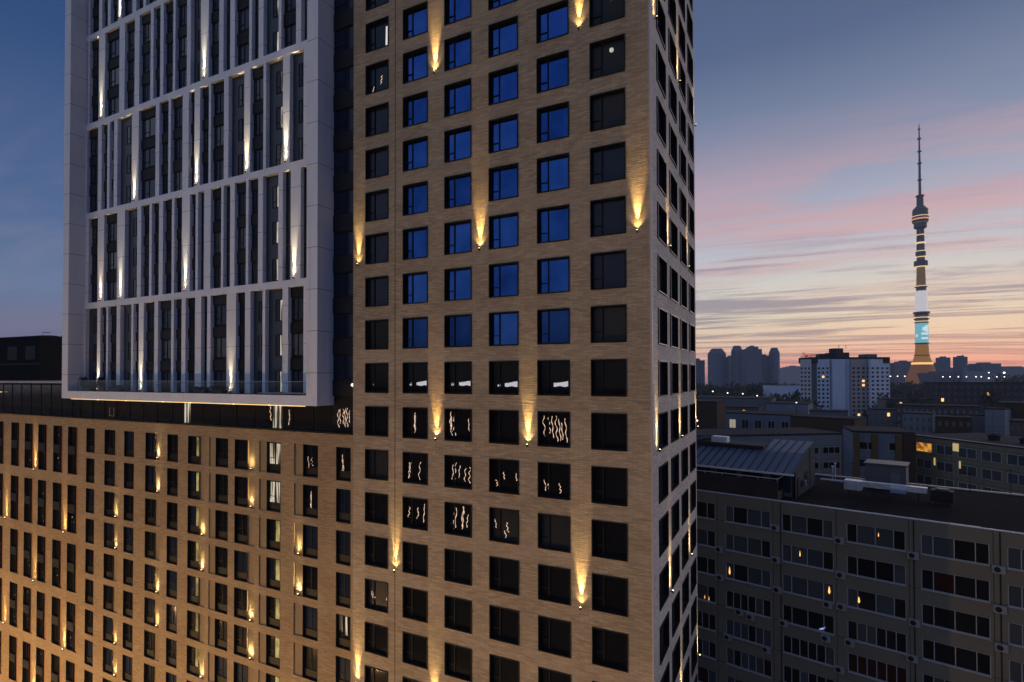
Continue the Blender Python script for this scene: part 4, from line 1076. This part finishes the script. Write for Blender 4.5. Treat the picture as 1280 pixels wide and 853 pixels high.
for u_ in (1048.5, 1057.5):
    p = RL(at(u_, 447, 394)); m = MB(); m.tube([(p.x, p.y, HR + 6.6), (p.x, p.y, HR + 9)], .15, 5); m.build('mast', CROWN, res)
# red roof sign
fc = bpy.data.curves.new('roof_sign', 'FONT'); fc.body = 'Знак'; fc.size = 4.6; fc.extrude = .12; fc.align_x = 'LEFT'; fc.shear = .25
so_ = bpy.data.objects.new('roof_sign_tmp', fc); COL.objects.link(so_)
me = bpy.data.meshes.new_from_object(so_.evaluated_get(bpy.context.evaluated_depsgraph_get())); bpy.data.objects.remove(so_)
me.materials.clear(); me.materials.append(mat('red_sign', (.35, .03, .03), .5, emit=(.6, .03, .03), es=.25))
st = thing('roof_sign', 'small red lettering sign on the roof edge of the residential block', 'sign', tuple(at(1000.6, 447, 391.5).xy) + (zt - 1.5,), YAW * -1)
o = link('lettering', me, st, (0, 0, 1.6)); o.rotation_euler = (math.pi / 2, 0, 0)
m = MB()
for x_ in (.5, 3, 5.5, 8): m.box(x_ - .08, x_ + .08, .1, .25, 0, 2.4)
m.build('support_frame', CROWN, st)

# --- brick housing rows on the flank of the tv tower
f0, f1 = at(1166, 479, 265), at(1300, 478, 250)
t, Ln, H = city('brick_housing', 'long dull brick housing row with a few lit windows under the television tower', 'apartment building', f0, f1, at(1230, 479, 257).z, 13, BRICKR, rows=5, cols=16, ww=.42, hh=.5, fh=3.1, first=1.2, gl=GREYP, lit={(2, 1), (1, 8)}, litmat=LIT_ORANGE)
f0, f1 = at(1120, 507, 215), at(1225, 511, 200)
city('low_block', 'low grey block with small pale windows in front of the brick housing', 'apartment building', f0, f1, at(1170, 508, 208).z, 12, BRICKR, rows=3, cols=14, ww=.4, hh=.45, fh=3.1, first=1.3, gl=BLUEG)
f0, f1 = at(1231, 512, 180), at(1256, 514, 176)
city('gabled_house', 'tall blue grey gable wall beside a green lit stair window', 'house', f0, f1, at(1240, 512, 178).z, 12, BLUEG)
f0, f1 = at(1256, 505, 182), at(1300, 507, 178)
city('stair_block', 'dark block with two stacked green lit stair windows', 'apartment building', f0, f1, at(1270, 505, 180).z, 12, BRICKD, rows=3, cols=6, ww=.18, hh=.75, fh=3.6, first=2.8, gl=DARK, lit={(0, 0), (1, 0)}, litmat=mat('green_yellow_lit', emit=(.75, .8, .12), es=.9), skip={(r, c) for r in range(3) for c in range(1, 6)})
f0, f1 = at(1107, 503, 255), at(1168, 502, 250)
city('low_block', 'low dark block among trees under the television tower', 'apartment building', f0, f1, at(1140, 500, 252).z, 10, GREYP, rows=2, cols=8, ww=.4, hh=.4, fh=3.1, first=1.2, gl=GREYW, lit={(0, 2)}, litmat=LIT_ORANGE)

# --- more low roofs between the factory wing and the wood
for ua, ub, v_, D_, dp, wl_, lb, rws, cl in [(1085, 1122, 512, 225, 12, GREYW, 'small grey flat roofed house before the foot of the residential block', 2, 5), (1128, 1166, 517, 185, 10, BLUEG, 'narrow blue grey annex under the brick housing, next to the factory wing', 2, 5),
        (1170, 1215, 522, 168, 9, BRICKD, 'brown shed in front of the low grey block', 1, 5), (1205, 1236, 519, 190, 9, GREYP, 'dark grey garage row beside the gable wall', 1, 6), (905, 948, 509, 240, 12, BRICKR, 'dull brick store between the two warehouses and the workshop', 2, 6),
        (1012, 1060, 514, 215, 10, GREYW, 'pale grey low hall peeping over the dark brown block', 1, 6), (1262, 1300, 527, 150, 9, BRICKR, 'brick outbuilding behind the second office roof', 2, 5)]:
    a_, b_ = at(ua, v_, D_), at(ub, v_ + 1.5, D_ * .97)
    city('low_building', lb, 'building', a_, b_, at((ua + ub) / 2, v_, D_).z, dp, wl_, rows=rws, cols=cl, ww=.45, hh=.45, fh=3.1, first=1.1, gl=GREYP, lit={(0, 3)} if ua in (1085, 905) else (), litmat=LIT_ORANGE)
# --- far city
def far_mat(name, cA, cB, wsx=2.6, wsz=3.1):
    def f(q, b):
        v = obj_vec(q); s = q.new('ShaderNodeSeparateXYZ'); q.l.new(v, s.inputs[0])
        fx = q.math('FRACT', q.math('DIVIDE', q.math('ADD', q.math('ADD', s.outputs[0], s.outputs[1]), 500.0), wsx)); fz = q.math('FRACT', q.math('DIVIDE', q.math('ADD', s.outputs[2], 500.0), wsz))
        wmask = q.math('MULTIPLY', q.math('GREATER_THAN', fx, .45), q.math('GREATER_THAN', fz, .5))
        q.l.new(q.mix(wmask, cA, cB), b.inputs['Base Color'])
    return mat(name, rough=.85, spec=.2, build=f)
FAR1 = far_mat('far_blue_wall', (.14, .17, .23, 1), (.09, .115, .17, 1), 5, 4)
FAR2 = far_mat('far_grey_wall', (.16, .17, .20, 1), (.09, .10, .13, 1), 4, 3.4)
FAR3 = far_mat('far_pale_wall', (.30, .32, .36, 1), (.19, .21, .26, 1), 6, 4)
def far(name, label, cat, u0, u1, v, D, dep, mt, top=None, group=None):
    a, b = at(u0, v, D), at(u1, v, D)
    d = Vector((b.x - a.x, b.y - a.y, 0)); Ln = d.length
    t = thing(name, label, cat, (a.x, a.y, GROUND), math.atan2(d.y, d.x), group); H = a.z - GROUND
    m = MB()
    if top == 'round':
        m.lathe([(Ln / 2, 0), (Ln / 2, H * .90), (Ln * .46, H * .94), (Ln * .38, H * .97), (Ln * .36, H)], 14, Ln / 2, Ln / 2)
    else: m.box(0, Ln, 0, dep, 0, H)
    m.build('wall', mt, t)
    m = MB()
    if top == 'round': m.lathe([(Ln * .30, H), (Ln * .30, H + 3)], 12, Ln / 2, Ln / 2)
    else: m.box(Ln * .2, Ln * .6, dep * .2, dep * .7, H, H + 3.2)
    m.build('roof_box', mt, t)
    return t
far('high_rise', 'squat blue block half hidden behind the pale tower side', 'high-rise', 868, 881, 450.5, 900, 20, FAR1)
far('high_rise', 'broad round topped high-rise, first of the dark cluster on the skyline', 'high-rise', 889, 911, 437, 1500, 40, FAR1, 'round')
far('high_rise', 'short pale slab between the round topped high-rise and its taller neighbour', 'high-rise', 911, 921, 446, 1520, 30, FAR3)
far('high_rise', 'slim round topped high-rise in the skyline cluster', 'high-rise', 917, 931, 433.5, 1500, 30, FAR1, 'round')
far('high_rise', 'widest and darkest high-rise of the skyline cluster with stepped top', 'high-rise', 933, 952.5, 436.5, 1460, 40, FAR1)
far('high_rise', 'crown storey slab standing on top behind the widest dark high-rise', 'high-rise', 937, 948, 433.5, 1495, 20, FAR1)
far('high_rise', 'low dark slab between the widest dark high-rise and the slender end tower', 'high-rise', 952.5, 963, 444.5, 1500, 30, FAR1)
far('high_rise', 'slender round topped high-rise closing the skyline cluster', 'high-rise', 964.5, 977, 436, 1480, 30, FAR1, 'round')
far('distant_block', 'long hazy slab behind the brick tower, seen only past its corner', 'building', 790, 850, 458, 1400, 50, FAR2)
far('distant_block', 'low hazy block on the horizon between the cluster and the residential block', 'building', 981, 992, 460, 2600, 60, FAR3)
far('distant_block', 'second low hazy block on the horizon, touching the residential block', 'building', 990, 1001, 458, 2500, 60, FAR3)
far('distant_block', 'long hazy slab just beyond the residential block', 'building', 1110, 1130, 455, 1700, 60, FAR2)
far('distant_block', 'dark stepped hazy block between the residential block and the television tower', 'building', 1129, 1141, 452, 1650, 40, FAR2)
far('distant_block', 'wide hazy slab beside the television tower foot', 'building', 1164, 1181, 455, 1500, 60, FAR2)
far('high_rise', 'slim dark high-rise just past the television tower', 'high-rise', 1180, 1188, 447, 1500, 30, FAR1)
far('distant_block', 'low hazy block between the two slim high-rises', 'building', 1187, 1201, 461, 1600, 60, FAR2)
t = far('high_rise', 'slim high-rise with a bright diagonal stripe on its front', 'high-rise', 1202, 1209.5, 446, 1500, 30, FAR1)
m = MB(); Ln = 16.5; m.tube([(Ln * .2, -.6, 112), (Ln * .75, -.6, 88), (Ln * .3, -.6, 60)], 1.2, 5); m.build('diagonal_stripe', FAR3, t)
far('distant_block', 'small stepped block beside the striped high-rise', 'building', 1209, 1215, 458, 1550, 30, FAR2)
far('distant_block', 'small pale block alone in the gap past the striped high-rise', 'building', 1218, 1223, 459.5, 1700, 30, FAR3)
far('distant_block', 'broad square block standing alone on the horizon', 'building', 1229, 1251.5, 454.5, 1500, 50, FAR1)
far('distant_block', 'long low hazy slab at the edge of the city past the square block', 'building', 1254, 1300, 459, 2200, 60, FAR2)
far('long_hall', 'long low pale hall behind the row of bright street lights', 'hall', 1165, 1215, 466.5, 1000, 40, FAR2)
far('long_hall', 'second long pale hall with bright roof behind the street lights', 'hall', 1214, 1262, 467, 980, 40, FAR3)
# unlit city roofs between the towers and on the side by the terrace
far('distant_block', 'faint blue block showing beside the white frame over the dark roof', 'building', 62, 84, 425, 400, 30, FAR1)
a = at(-40, 424, 92); b_ = at(50, 424, 84)
t, Ln, H = city('dark_building', 'black unlit building with a flat roof beside the white block', 'building', a, b_, a.z - .1, 20, mat('black_wall', (.012, .012, .013), .9, spec=.05), parapet=False)  # even near black wall colour
for i in range(4):
    m = MB(); m.box(Ln * (.1 + .24 * i), Ln * (.1 + .24 * i) + 2.6, -.06, 0, H - 3.6, H - 1.5); m.build('louvre', DARKB, t)
m = MB(); m.box(0, Ln, -.12, 0, H - 4.4, H - 4.2); m.build('string_course', DARKB, t)
m = MB()
t = thing('roof_plant', 'small dark rooftop plant on the black unlit building', 'roof plant', tuple(at(47, 424, 88).xy) + (a.z,), .4)
m = MB(); m.box(0, 2.2, 0, 1.5, -.3, .28); m.build('casing', DARK, t); m = MB(); m.tube([(.4, .5, .2), (.4, .5, .8), (1.6, .5, .8)], .06, 6); m.build('pipe', DARKB, t)

# ================================================================== wood
rd = random.Random(21); m = MB()
def wood_strip(u0, u1, d0, d1, ztop_, n):
    for _ in range(n):
        u = rd.uniform(u0, u1); D = rd.uniform(d0, d1); p = at(u, 470, D)
        h = (ztop_ - GROUND) * rd.uniform(.75, 1.0); r = h * rd.uniform(.18, .3)
        for kx in range(4):
            leaf_clump(m, (p.x + rd.uniform(-r, r) * .7, p.y + rd.uniform(-r, r) * .7, GROUND + h * rd.uniform(.55, .86)), (r * .8, r * .8, h * .17), 42, r * .2, rd)
wood_strip(862, 1004, 520, 800, -6, 150)
wood_strip(862, 1004, 340, 480, -11, 130)
wood_strip(1108, 1175, 300, 420, -8, 60)
wood_strip(1108, 1300, 560, 760, -7, 150)
wood_strip(1255, 1300, 700, 860, 3, 20)
wood_strip(1130, 1180, 205, 240, -16, 30)
wood_strip(700, 870, 560, 800, -6, 110)
wood_strip(760, 870, 300, 480, -14, 60)
wood_strip(1010, 1110, 300, 360, -24, 45)
wood_strip(1165, 1235, 178, 196, -17, 26)
wood_strip(1050, 1130, 190, 240, -20, 40)
wood_strip(1190, 1300, 225, 245, -13, 30)
wood_strip(900, 1000, 215, 260, -15.5, 40)
o = m.build('wood', LEAFD); o['kind'] = 'stuff'
tag(o, 'dark wood spreading between the factory roofs and the skyline', 'wood')

def tree(u, v, D, h, w, label):
    p = at(u, v, D); t = thing('tree', label, 'tree', (p.x, p.y, p.z - h))
    rd = random.Random(int(u * 7)); m = MB(); m.tube([(0, 0, 0), (.1, 0, h * .35), (-.1, .1, h * .7)], [w * .07, w * .055, w * .02], 7)
    for i in range(6):
        a = rd.uniform(0, 6.3); z0 = h * rd.uniform(.35, .6); m.tube([(0, 0, z0), (w * .3 * math.cos(a), w * .3 * math.sin(a), z0 + h * .2)], [w * .03, w * .012], 5)
    m.build('trunk', mat('bark', (.03, .025, .02), .9), t)
    m = MB()
    for i in range(16):
        a = rd.uniform(0, 6.3); r = w * .36 * rd.random() ** .5; z0 = h * rd.uniform(.42, .9); r *= 1.15 - abs(z0 / h - .6)
        leaf_clump(m, (r * math.cos(a), r * math.sin(a), z0), (w * .17, w * .17, h * .08), 70, w * .035, rd)
    m.build('crown', LEAFD, t)
for u, v, D, h, w, lb in [(1133, 492, 232, 17, 11, 'dark rounded tree under the television tower foot, nearest the residential block'), (1150, 489, 238, 18, 13, 'broad dark tree straight below the television tower'), (1160, 496, 222, 15, 10, 'smaller dark tree beside the broad one below the television tower'),
        (1182, 513, 176, 13, 9, 'dark tree in front of the low grey block'), (1200, 515, 172, 12, 8, 'small dark tree next to the gable wall'), (1118, 498, 250, 14, 9, 'lone dark tree against the edge of the residential block'), (1240, 483, 236, 16, 11, 'dark tree before the middle of the brick housing')]:
    tree(u, v, D, h, w, lb)
# ================================================================== distant street lights
gm = MB(); gm.lathe([(.05, -.55), (.45, -.3), (.55, 0), (.45, .3), (.05, .55)], 8); GLOBE = gm.mesh('lantern', mat('white_lantern', emit=(1, .93, .78), es=3.5))
pm = MB(); pm.tube([(0, 0, 0), (0, 0, 11.4)], [.18, .1], 6); POLE = pm.mesh('pole', DARKB)
def far_lamp(u, v, D, sc, label, group):
    p = at(u, v, D); t = thing('street_light', label, 'street light', (p.x, p.y, p.z - 12), 0, group)
    link('pole', POLE, t); o = link('lantern', GLOBE, t, (0, 0, 12)); o.scale = (sc * .72,) * 3
for u, v in [(891, 489.5), (909.5, 491.5), (928.5, 492.5), (946.5, 494.8)]:
    far_lamp(u, v, 330, .85, 'street light glowing over the grey warehouse roof before the wood', 'street lights over the grey warehouse')
far_lamp(995.5, 503.5, 250, .6, 'dim street light at the foot of the residential block', 'dim street light')
far_lamp(871.5, 526, 150, .55, 'warm lamp shining at the corner of the pale tower side', 'warm corner lamp')
for u in (1113, 1122, 1131):
    far_lamp(u, 470.6, 640, 1.5, 'white street light between the residential block and the television tower', 'street lights before the television tower')
for u in (1178.5, 1187.5, 1198, 1208, 1220, 1226.5, 1246, 1255.5):
    far_lamp(u, 471.2, 620, 1.45, 'white street light in the long row past the television tower', 'street lights past the television tower')
far_lamp(1255.2, 466.2, 620, 2.6, 'largest and brightest floodlight above the street light row', 'floodlight'); far_lamp(1236, 466, 640, 1.5, 'floodlight raised over the street light row beneath the square block', 'raised floodlight'); far_lamp(1236, 473, 600, 1.7, 'low warm white light under the raised floodlight', 'low light')

# ================================================================== TELEVISION TOWER
TD = 1050.0; tp = at(1152.8, 470.4, TD)
K = TD / F_PX
Zv = lambda v: (470.4 - v) * K + CAM.z - GROUND
tv = thing('tv_tower', 'tall tapering television tower with lit rings and a glowing cyan screen', 'television tower', (tp.x, tp.y, GROUND))
CONCT = mat('tower_concrete', rough=.8, build=leaf_build((.10, .09, .085, 1), (.16, .145, .13, 1)))
CONCD = mat('tower_dark', (.20, .175, .18), .7)
def tl(name, prof, mt, seg=24): 
    m = MB(); m.lathe([(max(.15, w * K / 2), Zv(v)) for w, v in prof], seg); return m.build(name, mt, tv, smooth=False)
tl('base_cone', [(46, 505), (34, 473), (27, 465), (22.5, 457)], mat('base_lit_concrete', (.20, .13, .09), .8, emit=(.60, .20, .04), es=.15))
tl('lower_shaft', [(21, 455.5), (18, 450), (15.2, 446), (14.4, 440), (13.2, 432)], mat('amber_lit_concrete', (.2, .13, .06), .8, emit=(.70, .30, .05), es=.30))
tl('gallery', [(22, 457), (22.5, 455.8), (22.5, 454.6), (21, 454.4)], mat('bright_gallery', emit=(1, .55, .16), es=1.1))
tl('gallery', [(16.5, 446.2), (16.5, 445)], CONCD)
tl('ring', [(15.2, 431.5), (15.2, 430)], CONCD)
CY = mat('cyan_screen', emit=(.11, .36, .41), es=1.0)
tl('screen', [(14.0, 429.5), (13.6, 405.5)], CY)
# picture on the screen: pale blocks like letters and a round mark
SCW = mat('screen_white', emit=(.6, .72, .75), es=1.0)
vd = Vector((CAM.x - tp.x, CAM.y - tp.y, 0)).normalized(); vr = Vector((-vd.y, vd.x, 0))
def patch(w0, w1, v0, v1):
    m = MB(); R_ = 7.05 * K; N_ = 5
    for i in range(N_):
        a = math.asin(max(-.99, min(.99, (w0 + (w1 - w0) * i / N_) / 7.05))); b = math.asin(max(-.99, min(.99, (w0 + (w1 - w0) * (i + 1) / N_) / 7.05)))
        f = lambda q, z: (vd * math.cos(q) + vr * math.sin(q)) * R_ * 1.01 + Vector((0, 0, z))
        m.quad(f(a, Zv(v1)), f(b, Zv(v1)), f(b, Zv(v0)), f(a, Zv(v0)))
    m.build('screen_mark', SCW, tv)
patch(-.2, 6.2, 417.5, 420); patch(-.2, 6.0, 423.3, 425.5); patch(-5.8, -4.2, 419.5, 422.5); patch(.8, 3.2, 410.5, 415); patch(3.4, 6.2, 408.5, 416.5)
tl('ring', [(15.0, 405), (15.0, 404)], CONCD)
tl('platform', [(13.5, 404), (13.5, 401), (16.2, 400.8), (16.2, 399.6), (13, 399.4), (13, 396.6), (16.2, 396.3), (16.2, 395.2), (14, 395), (14, 393.8), (17.2, 393.5), (17.2, 391.3), (12.5, 391)], CONCD)
for v in (398.3, 403.2): tl('light_ring', [(16.8, v + .35), (16.8, v - .35)], mat('gold_ring', emit=(1, .68, .30), es=.9))
tl('screen', [(13.0, 391), (12.8, 365)], mat('white_screen', emit=(.50, .47, .46), es=1.0))
tl('platform', [(10.4, 365), (10.4, 360.5), (13, 360.2), (13, 359.3)], CONCD)
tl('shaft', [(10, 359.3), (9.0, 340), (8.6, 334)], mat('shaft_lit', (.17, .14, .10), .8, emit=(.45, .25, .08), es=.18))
tl('platform', [(14.2, 334.5), (14.4, 333), (14.4, 328), (13.4, 327.2)], CONCD)
tl('shaft', [(8.6, 327.2), (8.2, 300), (7.8, 286)], CONCD)
tl('platform', [(10.6, 320.5), (10.6, 315.5), (9, 315)], CONCD)
for v, w in [(359, 13.2), (334.6, 14.4), (322.3, 11), (315, 10.6), (305.3, 10.4), (304.2, 10.0), (294.6, 9.6)]: tl('light_ring', [(w, v + .4), (w, v - .4)], mat('gold_ring'))
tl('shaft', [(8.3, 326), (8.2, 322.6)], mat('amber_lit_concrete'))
tl('main_pod', [(10, 286.5), (13.4, 285.5), (13.6, 279.6), (16.2, 279), (17.4, 276), (17.6, 271.5), (16.4, 270.5), (16.2, 263), (14.6, 261.5), (11, 260), (9.5, 258.5)], CONCD)
tl('light_band', [(17.8, 275.8), (17.9, 274.2)], mat('orange_band', emit=(1, .38, .05), es=.75)); tl('light_band', [(17.8, 271.8), (17.7, 271)], mat('gold_ring')); tl('light_band', [(15.6, 279.2), (16.6, 277.6)], mat('pale_band', emit=(.9, .75, .45), es=.7))
tl('antenna_base', [(7.4, 260), (7.0, 247), (9.0, 246), (8.6, 244.6), (4, 244.4)], CONCD)
tl('antenna', [(3.2, 244.5), (2.7, 225), (2.5, 205), (2.0, 190), (1.7, 173), (1.2, 160), (.7, 154.5)], CONCD, 10)
for v, w in [(225, 5), (204, 5), (189, 4.6), (173, 4.4), (161, 3)]: tl('antenna_ring', [(w * .6, v + .9), (w, v + .5), (w, v - .4), (w * .6, v - .7)], CONCD, 12)

# ================================================================== evening haze over the city
hm_ = bpy.data.materials.new('haze'); hm_.use_nodes = True; q = NT(hm_.node_tree); q.n.clear()
pv = q.new('ShaderNodeVolumePrincipled'); pv.inputs['Color'].default_value = (.80, .88, 1, 1); pv.inputs['Density'].default_value = .00011
q.l.new(pv.outputs[0], q.new('ShaderNodeOutputMaterial').inputs['Volume'])
m = MB(); m.box(-1810, 2410, -410, 2910, GROUND - 1, 495)
hz = m.build('haze', hm_); hz['kind'] = 'stuff'
